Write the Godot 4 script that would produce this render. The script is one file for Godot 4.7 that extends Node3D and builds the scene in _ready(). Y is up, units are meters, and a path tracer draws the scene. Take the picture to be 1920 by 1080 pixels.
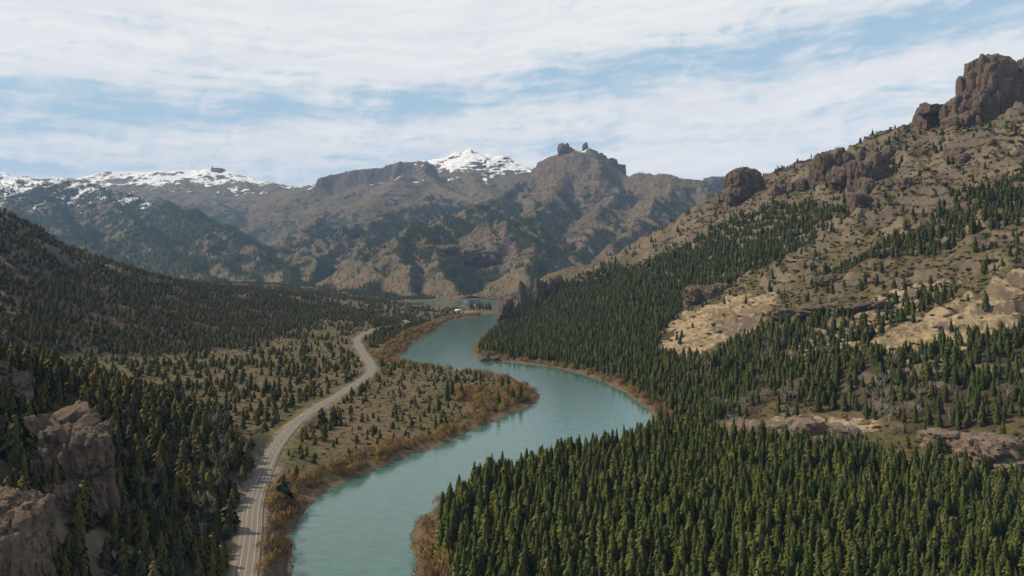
extends Node3D
# A river valley seen from a drone: level camera 100 m above the water, looking along -Z. d = -z is the distance ahead.

const NEAR := [[196, 8.1, 420], [224, 30, 480], [271, 57.7, 580], [336, 100, 720], [411, 164.2, 880], [490, 253.2, 1050], [119, 2, 480], [149, 12.5, 600], [198, 41.6, 800], [268, 100, 1080], [322, 194.8, 1300], [161, 4.8, 450], [193, 21.2, 540], [243, 50.4, 680], [315, 100, 880], [379, 161.9, 1060], [418, 223.7, 1170], [226, 3.7, 330], [254, 19, 370], [288, 38.7, 420], [329, 65, 480], [384, 100, 560], [453, 148.1, 660], [514, 203.9, 750], [583, 264.3, 850], [638, 300.1, 930], [213, 5.5, 370], [242, 23.4, 420], [305, 61.3, 530], [369, 100, 640], [438, 155.4, 760], [507, 222, 880], [565, 277.3, 980], [87, 7, 850], [107, 23.4, 1050], [128, 54.4, 1250], [143, 100, 1400], [98, 2, 560], [133, 16.8, 760], [158, 34.4, 900], [186, 61.3, 1060], [221, 100, 1260], [238, 134.7, 1360], [28, 2, 960], [34, 13.9, 1180], [39, 40.9, 1350], [42, 66.6, 1430], [-11, 5.5, 1440], [1100, 470, 950], [1100, 420, 700], [800, 250, 520], [700, 120, 380], [450, 25, 250], [300, 5, 200], [100, 4, 220], [60, 4, 320], [20, 4, 230], [150, 4, 380], [200, 4, 430], [600, 60, 380], [0, 2, 1600], [200, 60, 1650], [500, 200, 1500], [800, 320, 1250], [1100, 440, 1150], [500, 80, 1900], [900, 150, 1900], [100, 2, 1900], [1200, 420, 1500], [-80, 8, 219], [-90, 8, 252], [-108, 8, 315], [-124, 8, 400], [-127, 8, 485], [-122, 8, 595], [-122, 8, 637], [-182, 9, 860], [-199, 10, 1011], [-193, 10, 1082], [-93, 4, 376], [-82, 5, 434], [-59, 4, 506], [-48, 4, 598], [-86, 5, 651], [-24, 3, 554], [-125, 5, 814], [-140, 4, 1197], [-117, 4, 1462], [-194, 3, 1662], [-75, 3, 1705], [-163, 9, 657], [-160, 8, 548], [-93, 5, 289], [-77, 6, 230], [-95, 5, 343], [-630, 143.3, 900], [-627, 119.7, 1000], [-610, 92.8, 1100], [-578, 72, 1200], [-551, 55.7, 1350], [-503, 42, 1500], [-433, 31.4, 1650], [-332, 17, 1750], [-420, 56.2, 600], [-443, 41.6, 800], [-408, 27.1, 1000], [-344, 16.1, 1150], [-336, 37, 480], [-351, 22.4, 560], [-289, 16.8, 600], [-231, 14.1, 620], [-532, 100, 760], [-527, 68.8, 950], [-470, 41.3, 1150], [-401, 34.6, 640], [-159, 27.8, 330], [-129, 15.4, 290], [-116, 12.5, 300], [-129, 15.4, 232], [-105, 12.5, 218], [-100, 3.5, 245], [-112, 32.3, 160], [-158, 52.4, 225], [-175, 55.4, 235], [-224, 53.3, 320], [-207, 47, 330], [-191, 39.6, 345], [-178, 29.8, 370], [-161, 16.4, 395], [-154, 6.2, 415], [-900, 300, 900], [-900, 220, 500], [-600, 170, 400], [-350, 105, 250], [-230, 70, 150], [-200, 62, 120], [-100, 8, 150], [-80, 6, 180], [-900, 105, 1400], [-700, 40, 1800], [-500, 20, 1900], [-300, 3, 1900], [20, -2, 140], [0, 3, 2000], [-600, 30, 2300], [-300, 4, 2350], [0, 4, 2350], [300, 4, 2400], [-100, 4, 2500], [800, 60, 2400], [-1000, 50, 2300]]
const RIVER := [[-67, 150], [-72, 236], [-80, 264], [-85, 292], [-84, 319], [-77, 339], [-68, 356], [-58, 381], [-46, 397], [-34, 422], [-20, 457], [-4, 490], [16, 533], [21, 560], [18, 588], [0, 638], [-30, 679], [-73, 714], [-119, 757], [-129, 792], [-125, 857], [-129, 979], [-119, 1162], [-110, 1371], [-65, 1490], [-34, 1558], [100, 1600], [230, 1720], [120, 1860], [-42, 1890], [-160, 1850], [-290, 1800], [-310, 1900], [-290, 2060], [-180, 2180], [-50, 2270], [300, 2330], [430, 2000], [350, 1650], [180, 1530], [40, 1500], [-12, 1490], [-19, 1293], [-29, 1142], [-42, 1039], [-46, 946], [-46, 846], [-35, 806], [0, 762], [42, 722], [68, 669], [84, 609], [94, 527], [94, 486], [89, 457], [67, 418], [40, 394], [11, 369], [-15, 336], [-29, 308], [-35, 289], [-37, 274], [-34, 254], [-30, 236], [-8, 150]]
const ROAD := [[-85, 8, 150], [-77, 8, 207], [-80, 8, 219], [-90, 8, 252], [-99, 8, 280], [-108, 8, 315], [-118, 8, 360], [-124, 8, 400], [-128, 8, 443], [-127, 8, 485], [-124, 8, 532], [-122, 8, 595], [-123, 8, 637], [-131, 8.3, 680], [-153, 8.6, 759], [-181, 9, 860], [-197, 9.4, 941], [-198, 10, 1011], [-193, 10, 1082], [-170, 9, 1180], [-185, 8, 1260]]
const F_PLANT := [[-27, 230], [-28, 264], [-27, 301], [-13, 324], [10, 353], [38, 376], [64, 399], [89, 444], [121, 448], [115, 404], [149, 377], [182, 361], [207, 337], [230, 328], [269, 307], [235, 241]]
const F_SLOPE := [[-43, 846], [0, 788], [44, 755], [86, 623], [96, 517], [119, 480], [128, 461], [171, 479], [199, 455], [218, 404], [226, 388], [257, 368], [324, 463], [297, 468], [274, 470], [248, 467], [251, 499], [236, 539], [225, 572], [207, 646], [167, 619], [140, 713], [184, 840], [221, 918], [274, 894], [315, 880], [365, 878], [402, 876], [421, 932], [405, 1068], [362, 1127], [313, 1159], [249, 1221], [182, 1316], [98, 1339], [39, 1351], [-9, 1267], [-41, 1034]]
const F_UPPER := [[359, 723], [392, 726], [431, 739], [468, 721], [489, 699], [430, 615], [395, 645], [365, 677], [330, 707], [297, 714], [298, 756]]
const F_BAND := [[215, 656], [248, 655], [276, 572], [316, 586], [344, 567], [321, 537], [289, 536], [256, 531], [223, 567]]
const SAND_A := [[132, 710], [172, 811], [218, 855], [264, 824], [277, 776], [255, 712], [213, 663], [176, 653], [141, 643]]
const SAND_B := [[252, 507], [290, 538], [327, 540], [352, 537], [375, 537], [323, 462], [295, 460], [267, 457], [245, 461]]
const SAND_C := [[168, 1184], [193, 1202], [222, 1161], [208, 1118], [181, 1128]]
const SAND_D := [[124, 447], [156, 464], [184, 451], [204, 424], [194, 391], [160, 377], [135, 401]]
const SAND_E := [[212, 570], [255, 592], [294, 610], [327, 605], [347, 588], [328, 561], [299, 555], [258, 536], [223, 526]]
const L_UPPER := [[-620, 885], [-622, 992], [-591, 1066], [-553, 1149], [-517, 1265], [-464, 1382], [-388, 1476], [-239, 1364], [-235, 1238], [-312, 1188], [-287, 821], [-361, 652], [-365, 522]]
const L_NEAR := [[-236, 337], [-283, 461], [-222, 483], [-149, 385], [-121, 324], [-107, 275], [-88, 214], [-113, 161]]
const L_YOUNG := [[-333, 586], [-210, 600], [-145, 663], [-134, 574], [-140, 480], [-150, 429], [-167, 441], [-232, 505]]
const L_GROVE := [[-242, 1278], [-203, 1395], [-157, 1342], [-142, 1028], [-153, 913], [-162, 820], [-189, 996]]
const MEADOW := [[-99, 340], [-98, 307], [-124, 436], [-121, 517], [-115, 655], [-76, 649], [-27, 613], [-13, 583], [-30, 514], [-53, 456], [-76, 402], [-86, 349]]
const RIDGE_CENTRE := [
	[0.95, [[89, 654, 4900], [171, 690, 4700], [255, 761, 4600], [325, 790, 4550], [460, 789, 4500], [536, 739, 4450], [642, 668, 4400], [753, 621, 4300], [908, 593, 4150], [1021, 538, 4000], [1124, 475, 3900], [1275, 363, 3800], [1497, 322, 3800]]],
	[0.6, [[546, 703, 4400], [554, 485, 4000], [403, 304, 3500], [274, 166, 3000], [199, 62, 2600], [171, 18, 2350]]],
	[0.6, [[908, 584, 4150], [709, 363, 3600], [520, 213, 3100], [322, 100, 2600]]],
	[0.55, [[332, 764, 4550], [204, 450, 4000], [102, 304, 3500], [-11, 267, 3050]]],
	[0.5, [[137, 666, 4700], [0, 508, 4300], [-171, 407, 3900], [-273, 318, 3400], [-344, 233, 2950]]],
	[0.55, [[-344, 233, 2950], [-439, 178, 2800], [-474, 85, 2550], [-501, 23, 2350]]],
	[0.6, [[-344, 233, 2950], [-280, 177, 2780], [-243, 115, 2600], [-175, 44, 2400], [-130, 7, 2280]]],
	[0.6, [[-344, 233, 2950], [-168, 180, 2880], [-62, 162, 2850]]],
	[0.6, [[-436, 161, 2780], [-383, 91, 2560], [-340, 24, 2330]]],
	[0.6, [[-11, 267, 3050], [-11, 216, 2900], [50, 156, 2720], [74, 100, 2520], [42, 25, 2300]]],
	[0.5, [[-474, 603, 5000], [-656, 454, 4500], [-807, 324, 4100], [-864, 221, 3700], [-840, 123, 3200], [-798, 41, 2700], [-784, 12, 2500]]],
	[0.6, [[-807, 324, 4100], [-683, 205, 3600], [-656, 100, 3000], [-620, 27, 2500]]],
	[0.55, [[-1240, 465, 5000], [-1214, 330, 4500], [-1138, 185, 3900], [-1011, 76, 3300]]],
]
const RIDGE_MASSIF := [
	[0.45, [[-2214, 795, 6900], [-1825, 802, 6500], [-1654, 812, 6300]]],
	[2.4, [[-1628, 833, 6200], [-1402, 900, 6200], [-1176, 923, 6200], [-995, 941, 6200], [-933, 979, 6150], [-712, 972, 6100], [-650, 943, 6150]]],
	[0.5, [[-1544, 665, 6050], [-1215, 673, 5950], [-861, 789, 5900], [-689, 810, 5900]]],
	[0.5, [[-839, 853, 5900], [-863, 702, 5500], [-967, 565, 5100], [-1144, 457, 4900]]],
	[0.5, [[-732, 853, 5900], [-522, 682, 5500], [-298, 565, 5100], [-107, 511, 4900]]],
	[0.5, [[-1043, 977, 6500], [-733, 1063, 6700], [-546, 1142, 6800], [-372, 1171, 6800], [-174, 1142, 6800], [-59, 1019, 6700], [190, 944, 6500], [414, 881, 6300]]],
	[0.5, [[-372, 1171, 6800], [-362, 869, 6200], [-245, 672, 5600], [-37, 565, 5100]]],
	[0.9, [[-379, 1010, 6500], [-259, 984, 6450]]],
	[0.6, [[-174, 1132, 6800], [-72, 1005, 6600]]],
]
const RIDGE_SNOW := [
	[0.4, [[-6302, 1150, 8000], [-5602, 1115, 8000], [-5120, 1027, 7800], [-4608, 1033, 7800], [-4435, 1127, 8000], [-4026, 1121, 8000], [-3851, 1139, 8000], [-3604, 1152, 8100], [-3309, 1163, 8100], [-3034, 1109, 8000], [-2674, 1010, 7800], [-2384, 932, 7600], [-1996, 932, 7600], [-1441, 920, 7600]]],
	[0.4, [[-4026, 1121, 8000], [-3354, 899, 7300], [-2827, 735, 6800], [-2435, 582, 6300]]],
	[0.4, [[-3034, 1109, 8000], [-2521, 809, 7200], [-2181, 622, 6500], [-1926, 494, 6000]]],
	[0.4, [[-4551, 1044, 7800], [-3834, 877, 7200], [-3177, 716, 6600]]],
]
const RIDGE_FOREST := [
	[0.5, [[-4534, 754, 5600], [-3781, 711, 5400], [-3479, 711, 5300], [-3148, 684, 5200], [-2808, 603, 5000], [-2400, 518, 4700], [-1913, 407, 4300], [-1508, 271, 3900], [-1225, 171, 3500], [-995, 95, 3100], [-827, 31, 2700]]],
	[0.5, [[-3479, 711, 5300], [-2885, 469, 4600], [-2333, 271, 3900], [-1797, 123, 3200]]],
	[0.5, [[-2808, 603, 5000], [-2258, 382, 4300], [-1808, 235, 3700], [-1424, 112, 3200], [-1103, 41, 2700]]],
	[0.5, [[-1913, 407, 4300], [-1650, 271, 3900], [-1276, 124, 3300], [-1001, 39, 2800]]],
	[0.5, [[-3557, 503, 4600], [-2801, 363, 4000], [-2298, 228, 3500]]],
]
const ROCKS := [
	["rock_crag", "tall brown crag with vertical columns on the crest of the grassy slope", [
		[615.6, 324.9, 939.9, 26.0, 42.5, 22.0, 0.20, 3.2],
		[577.1, 295.1, 941.9, 17.9, 23.4, 16.0, 0.50, 3.4],
		[589.3, 312.0, 943.9, 11.0, 31.7, 12.0, 0.30, 3.6],
		[609.3, 347.6, 942.9, 9.6, 23.4, 10.0, 0.60, 3.6],
		[618.3, 355.0, 939.9, 17.8, 13.7, 16.0, 0.10, 2.4],
		[592.9, 294.9, 927.9, 18.3, 25.7, 18.0, 0.50, 3.0],
		[586.4, 335.2, 934.9, 4.1, 13.6, 5.0, 0.00, 3.0],
		[570.9, 284.9, 931.9, 13.6, 10.2, 14.0, 0.40, 2.5],
		[603.9, 294.6, 913.9, 4.0, 22.7, 5.0, 0.10, 4.0],
		[613.2, 292.4, 915.9, 3.3, 18.7, 4.0, 0.30, 4.0],
		[649.9, 331.1, 945.9, 17.9, 24.8, 18.0, 0.30, 3.0],
		[643.6, 294.5, 925.9, 8.1, 20.3, 9.0, 0.00, 4.0],
		[667.2, 352.3, 947.9, 11.1, 18.0, 14.0, 0.20, 3.0],
	]],
	["rock_crag", "overhanging reddish crag with a slanted cap below the tall columned crag", [
		[580.7, 303.2, 1016.7, 17.1, 20.8, 14.0, 0.30, 3.6],
		[572.5, 313.4, 998.6, 13.8, 7.3, 11.0, 0.20, 2.6],
		[593.2, 308.6, 1067.3, 6.2, 14.0, 7.0, 0.00, 3.0],
		[595.3, 302.9, 1015.2, 7.4, 11.8, 8.0, 0.40, 3.0],
		[602.8, 311.4, 1006.6, 5.9, 8.8, 6.0, 0.20, 3.0],
	]],
	["rock_crag", "small dark rock knob beside the slanted cap crag on the skyline", [
		[555.0, 285.0, 1018.6, 6.7, 7.4, 6.0, 0.20, 3.0],
		[543.7, 277.8, 1015.5, 5.9, 5.2, 5.0, 0.50, 2.5],
		[537.8, 275.8, 1012.9, 3.0, 7.4, 3.0, 0.10, 3.0],
	]],
	["rock_crag", "ragged cliff of broken blocks along the grassy skyline with shrubs on top", [
		[448.3, 236.4, 1050.6, 13.0, 26.1, 14.0, 0.20, 3.4],
		[464.8, 245.5, 1049.7, 10.7, 19.9, 12.0, 0.50, 3.0],
		[445.3, 216.4, 984.7, 17.2, 17.2, 14.0, 0.10, 3.2],
		[448.7, 212.9, 943.5, 13.8, 20.6, 14.0, 0.40, 3.2],
		[482.0, 247.6, 1012.0, 5.2, 14.8, 6.0, 0.10, 3.5],
		[470.3, 225.9, 948.3, 13.8, 19.4, 14.0, 0.30, 3.0],
		[440.0, 224.6, 1054.5, 7.7, 16.9, 9.0, 0.70, 3.0],
		[442.7, 198.5, 912.6, 9.3, 12.0, 9.0, 0.20, 3.0],
		[482.2, 261.8, 1109.3, 4.9, 12.9, 6.0, 0.30, 3.4],
		[475.8, 248.0, 1035.4, 6.0, 13.6, 7.0, 0.20, 3.2],
		[489.4, 238.0, 965.4, 6.3, 11.3, 8.0, 0.40, 3.0],
	]],
	["rock_crag", "dark block outcrop under the ragged skyline cliff", [
		[411.6, 173.0, 877.7, 7.0, 14.1, 8.0, 0.30, 3.8],
		[423.1, 178.8, 885.5, 8.4, 10.3, 9.0, 0.10, 3.0],
		[407.0, 165.9, 885.8, 5.2, 5.2, 5.0, 0.40, 2.6],
	]],
	["rock_dome", "rounded brown rock dome rising from the shoulder of the grassy slope", [
		[380.4, 232.1, 1207.3, 26.4, 29.1, 26.0, 0.20, 2.8],
		[395.8, 229.9, 1203.3, 16.7, 26.3, 18.0, 0.50, 2.6],
		[363.1, 219.3, 1202.3, 10.5, 19.3, 12.0, 0.10, 3.0],
		[379.3, 253.5, 1209.3, 15.0, 8.8, 13.0, 0.30, 2.6],
	]],
	["rock_crag", "low tan stub of rock beside the rounded rock dome", [
		[406.8, 211.1, 1119.8, 9.0, 14.7, 10.0, 0.20, 3.0],
		[426.3, 231.4, 1162.0, 5.1, 7.6, 6.0, 0.40, 3.0],
	]],
	["rock_crag", "row of dark knobs on the skyline between rock dome and ragged cliff", [
		[426.7, 219.6, 1107.9, 9.7, 8.9, 8.0, 0.20, 3.0],
		[434.0, 221.8, 1091.7, 7.2, 9.6, 7.0, 0.50, 3.0],
		[419.0, 216.2, 1122.1, 7.4, 7.4, 6.0, 0.30, 3.0],
	]],
	["rock_crag", "broken rock rib on the skyline above the ragged cliff", [
		[511.8, 255.3, 985.6, 8.6, 7.2, 8.0, 0.20, 3.0],
		[500.5, 248.4, 987.3, 7.2, 6.5, 7.0, 0.50, 3.0],
		[492.6, 244.9, 993.1, 5.8, 7.2, 6.0, 0.10, 3.0],
	]],
	["rock_outcrop", "jagged outcrop on the upper grassy slope under the columned crag", [
		[519.0, 230.5, 852.2, 7.5, 8.7, 8.0, 0.30, 3.0],
		[515.5, 223.1, 835.4, 5.5, 5.5, 6.0, 0.10, 3.0],
		[513.0, 224.7, 854.7, 5.0, 5.0, 5.0, 0.60, 3.0],
	]],
	["rock_outcrop", "brown rock rib in the middle of the upper grassy slope", [
		[464.0, 197.2, 859.7, 9.4, 7.5, 8.0, 0.30, 3.0],
		[472.8, 199.5, 852.9, 6.8, 5.6, 7.0, 0.10, 3.0],
		[464.9, 188.8, 822.5, 5.4, 4.8, 6.0, 0.50, 3.0],
	]],
	["rock_outcrop", "reddish rock outcrop at the upper edge of the bare sandy slope", [
		[223.2, 65.1, 887.2, 12.9, 11.6, 10.0, 0.30, 3.0],
		[239.2, 68.7, 874.7, 8.9, 8.9, 9.0, 0.10, 2.6],
		[254.0, 73.7, 879.5, 8.3, 6.4, 8.0, 0.50, 2.6],
	]],
	["river_cliff", "dark cliff standing at the water where the river turns", [
		[-10.6, 25.6, 1213.8, 11.5, 23.0, 18.0, 0.20, 4.0],
		[-19.4, 17.2, 1207.8, 5.3, 10.6, 8.0, 0.50, 3.4],
		[1.8, 18.4, 1215.8, 8.9, 14.2, 12.0, 0.10, 3.4],
	]],
	["rock_spire", "dark pointed rock spire behind the cliff at the river", [
		[18.5, 40.9, 1266.2, 12.0, 29.6, 13.0, 0.30, 2.3],
		[30.5, 31.6, 1268.2, 11.1, 18.5, 12.0, 0.10, 2.6],
		[9.2, 28.0, 1266.2, 8.3, 15.7, 9.0, 0.50, 2.6],
	]],
	["rock_spire", "row of thin rock needles in the forest above the river cliff", [
		[50.9, 54.8, 1317.8, 8.7, 21.1, 8.0, 0.20, 2.6],
		[61.7, 59.5, 1320.8, 6.7, 15.4, 6.0, 0.40, 2.3],
		[74.2, 67.2, 1321.8, 9.6, 14.5, 9.0, 0.10, 2.6],
		[86.9, 74.9, 1323.8, 6.8, 10.6, 6.0, 0.50, 2.3],
	]],
	["boulder", "large split boulder with a flat cap above the pine plantation", [
		[220.8, 12.0, 376.9, 7.4, 3.6, 7.0, 0.20, 2.6],
		[218.5, 4.6, 375.9, 6.0, 6.6, 6.5, 0.40, 3.2],
	]],
	["rock_slab", "wide smooth tan rock slab with a crack beside the split boulder", [
		[227.8, 11.6, 346.3, 15.7, 8.1, 12.0, 0.30, 2.4],
		[228.6, 8.4, 337.7, 11.8, 3.2, 8.0, 0.10, 2.6],
		[221.9, 9.4, 348.8, 8.7, 6.1, 8.0, 0.50, 2.4],
	]],
	["rock_outcrop", "tan rock ledges with dark joints between two stands of pines", [
		[142.9, 7.1, 408.1, 10.1, 5.4, 8.0, 0.30, 2.6],
		[161.2, 9.0, 404.9, 10.0, 6.8, 9.0, 0.15, 2.8],
		[177.7, 8.5, 402.0, 9.4, 4.4, 8.0, 0.40, 2.6],
		[129.9, 5.3, 416.2, 9.1, 3.6, 7.0, 0.20, 2.4],
		[160.0, 6.8, 384.9, 6.2, 3.4, 5.0, 0.60, 2.6],
	]],
	["boulder", "grey boulder sticking out of the upper grassy slope near pines", [
		[482.0, 184.0, 724.6, 6.9, 7.9, 7.0, 0.30, 2.8],
		[489.7, 179.5, 726.6, 4.2, 4.8, 5.0, 0.10, 2.6],
	]],
	["rock_ledge", "long grey layered rock ledge across the open slope", [
		[254.5, 56.9, 671.0, 17.6, 4.4, 7.0, 0.20, 3.0],
		[268.5, 62.0, 634.8, 18.5, 5.1, 8.0, 0.10, 3.4],
		[280.9, 65.8, 601.8, 18.4, 4.4, 8.0, 0.30, 3.0],
		[297.2, 69.6, 586.2, 11.1, 3.0, 6.0, 0.20, 2.8],
	]],
	["rock_ledge", "thin dark rock ledge crossing the pale sandy slope", [
		[287.8, 54.7, 509.1, 10.4, 1.9, 3.0, 0.10, 3.0],
		[301.5, 58.6, 498.1, 12.4, 1.8, 3.0, 0.30, 3.0],
		[316.0, 62.4, 486.7, 12.8, 1.6, 3.0, 0.10, 3.0],
	]],
	["rock_outcrop", "grey rock knob at the end of the pine belt on the slope", [
		[399.8, 116.2, 615.9, 5.8, 5.4, 7.0, 0.20, 2.8],
		[395.9, 113.5, 618.2, 3.6, 3.2, 5.0, 0.40, 2.6],
	]],
	["rock_outcrop", "brown rock knobs among single pines in the middle of the slope", [
		[306.1, 86.6, 707.7, 7.2, 5.2, 7.0, 0.30, 2.8],
		[315.0, 89.2, 705.6, 5.1, 3.6, 6.0, 0.10, 2.6],
	]],
	["cliff_rock", "large dark cliff with deep cracks on the wooded hill above the road", [
		[-135.3, 40.0, 218.7, 10.5, 14.7, 12.0, 0.75, 5.0],
		[-124.4, 39.5, 212.7, 5.9, 13.0, 8.0, 0.85, 4.5],
		[-134.2, 38.5, 205.7, 4.5, 11.1, 7.0, 0.60, 4.0],
		[-143.8, 43.6, 214.7, 5.3, 9.7, 9.0, 0.70, 4.5],
		[-139.8, 51.2, 218.7, 7.3, 4.1, 9.0, 0.50, 3.4],
		[-124.1, 46.9, 212.7, 5.6, 6.5, 9.0, 0.90, 4.0],
		[-125.8, 33.0, 201.7, 4.4, 7.4, 6.0, 0.65, 4.0],
		[-151.3, 39.4, 218.7, 6.4, 12.8, 10.0, 0.60, 4.5],
	]],
	["cliff_rock", "dark cliff below the large cracked cliff beside the road", [
		[-110.6, 37.9, 162.3, 5.4, 9.0, 7.0, 0.70, 4.5],
		[-115.7, 42.7, 165.3, 4.6, 5.5, 7.0, 0.50, 4.0],
		[-105.0, 35.9, 160.3, 2.8, 6.1, 5.0, 0.90, 4.0],
	]],
	["cliff_rock", "dark rock mass among trees above the large cracked cliff", [
		[-173.5, 54.6, 250.9, 6.6, 8.1, 11.0, 0.70, 4.5],
		[-183.2, 58.3, 254.9, 6.7, 7.8, 10.0, 0.50, 4.0],
	]],
	["rock_spire", "broad leaning rock tower on the summit of the middle mountain", [
		[321.9, 796.9, 4550.0, 29.9, 63.1, 36.0, 0.10, 5.0],
		[352.1, 780.9, 4554.0, 36.5, 56.5, 32.0, 0.30, 4.0],
		[388.6, 761.0, 4554.0, 36.5, 43.2, 28.0, 0.30, 3.0],
		[305.1, 763.2, 4546.0, 23.2, 53.1, 24.0, 0.40, 4.0],
		[418.3, 747.4, 4552.0, 33.2, 36.5, 26.0, 0.20, 3.0],
	]],
	["rock_spire", "slim rock tower on the summit of the middle mountain", [
		[455.0, 805.5, 4520.0, 19.8, 56.0, 22.0, 0.10, 4.0],
		[435.2, 766.0, 4520.0, 36.3, 42.9, 26.0, 0.30, 3.0],
		[487.9, 772.6, 4520.0, 36.3, 39.6, 26.0, 0.50, 3.0],
		[527.5, 759.4, 4520.0, 36.3, 36.3, 24.0, 0.20, 3.0],
	]],
	["rock_spire", "dark fin of rock on the summit ridge of the middle mountain", [
		[558.3, 729.7, 4450.0, 26.0, 48.7, 20.0, 0.10, 3.0],
		[600.5, 710.2, 4450.0, 42.2, 45.4, 30.0, 0.40, 3.0],
		[649.2, 684.2, 4450.0, 42.2, 35.7, 26.0, 0.20, 3.0],
	]],
	["rock_outcrop", "pointed rock on the river bank below the dark pines", [
		[-24.7, 3.1, 786.3, 4.6, 5.2, 4.0, 0.30, 2.2],
		[-29.4, 1.5, 776.4, 4.0, 2.3, 3.0, 0.10, 2.4],
		[-18.2, 1.6, 779.5, 4.0, 2.8, 4.0, 0.50, 2.4],
	]],
	["pale_cliff", "pale yellowish cliff on the flank below the leaning rock tower", [
		[176.0, 628.0, 4640.0, 44.0, 57.5, 40.0, 0.20, 3.0],
		[223.4, 668.6, 4640.0, 33.8, 50.8, 36.0, 0.40, 3.0],
		[142.1, 600.9, 4640.0, 27.1, 33.8, 30.0, 0.10, 3.0],
	]],
	["rock_band", "dark band of low cliffs across the brow of the brown hill", [
		[-396.4, 152.1, 2745.0, 36.0, 18.0, 40.0, 0.20, 3.0],
		[-320.4, 160.1, 2745.0, 44.0, 20.0, 44.0, 0.10, 3.0],
		[-244.3, 158.1, 2745.0, 44.0, 22.0, 44.0, 0.30, 3.0],
		[-164.2, 142.0, 2745.0, 52.1, 26.0, 44.0, 0.10, 3.0],
		[-96.1, 130.0, 2745.0, 36.0, 28.0, 44.0, 0.20, 3.0],
	]],
	["rock_band", "columned brown cliff on the wooded spur beside the brown hill", [
		[-876.1, 268.5, 3850.0, 28.1, 42.1, 50.0, 0.20, 3.0],
		[-831.2, 279.7, 3850.0, 25.3, 44.9, 50.0, 0.10, 3.0],
		[-909.8, 251.6, 3850.0, 22.5, 33.7, 44.0, 0.30, 3.0],
	]],
	["rock_butte", "distant reddish butte seen in the gap beside the rock dome", [
		[1467.8, 672.7, 5200.0, 83.4, 64.5, 90.0, 0.20, 3.4],
		[1395.8, 653.8, 5200.0, 49.3, 41.7, 60.0, 0.40, 3.0],
		[1553.4, 655.9, 5220.0, 68.5, 53.3, 80.0, 0.10, 3.0],
	]],
	["rock_butte", "small flat topped block on the snowy mountain crest", [
		[-3235.3, 1127.5, 8050.0, 76.3, 52.8, 70.0, 0.10, 3.6],
		[-3299.9, 1133.4, 8050.0, 23.5, 64.6, 34.0, 0.30, 2.3],
	]],
	["cliff_rock", "added unseen cliff crest that shades the large cracked cliff", [  # out of view, added to cast shade over the cracked cliff
		[-224.0, 68.0, 255.0, 25.0, 50.0, 42.0, 0.30, 4.0],
		[-216.0, 66.0, 208.0, 24.0, 46.0, 34.0, 0.10, 4.0],
	]],
]

var cam_height := 100.0
var tick := 0
func stage(what: String) -> void:
	print(what, "  ", Time.get_ticks_msec() - tick, " ms")

# ------------------------------------------------------------------ noise
func make_noise(freq: float, seed_: int, octaves: int, ridged := false) -> FastNoiseLite:
	var n := FastNoiseLite.new()
	n.noise_type = FastNoiseLite.TYPE_SIMPLEX_SMOOTH
	n.seed = seed_
	n.frequency = freq
	n.fractal_type = FastNoiseLite.FRACTAL_RIDGED if ridged else FastNoiseLite.FRACTAL_FBM
	n.fractal_octaves = octaves
	return n
var n_hill := make_noise(1.0 / 170.0, 11, 4)
var n_ridge := make_noise(1.0 / 120.0, 12, 4, true)
var n_fine := make_noise(1.0 / 22.0, 13, 3)
var n_patch := make_noise(1.0 / 70.0, 14, 4)
var n_wide := make_noise(1.0 / 420.0, 15, 4)
var n_far := make_noise(1.0 / 650.0, 16, 4, true)
var n_far2 := make_noise(1.0 / 160.0, 17, 4)
var n_gully := make_noise(1.0 / 230.0, 26, 3, true)
var n_warp := make_noise(1.0 / 500.0, 18, 3)
var n_rock := make_noise(1.0 / 9.0, 19, 4, true)
func make_cells(freq: float, seed_: int, kind: int) -> FastNoiseLite:
	var n := FastNoiseLite.new()
	n.noise_type = FastNoiseLite.TYPE_CELLULAR
	n.seed = seed_
	n.frequency = freq
	n.cellular_return_type = kind
	n.fractal_type = FastNoiseLite.FRACTAL_NONE
	return n
var n_cell := make_cells(1.0 / 5.5, 21, FastNoiseLite.RETURN_CELL_VALUE)
var n_crack := make_cells(1.0 / 5.5, 21, FastNoiseLite.RETURN_DISTANCE2_SUB)
var n_rock2 := make_noise(1.0 / 4.0, 20, 4)

# ------------------------------------------------------------------ parallel rows
func rows(count: int, work: Callable) -> void:
	var id := WorkerThreadPool.add_group_task(work, count, -1, true)
	WorkerThreadPool.wait_for_group_task_completion(id)

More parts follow.
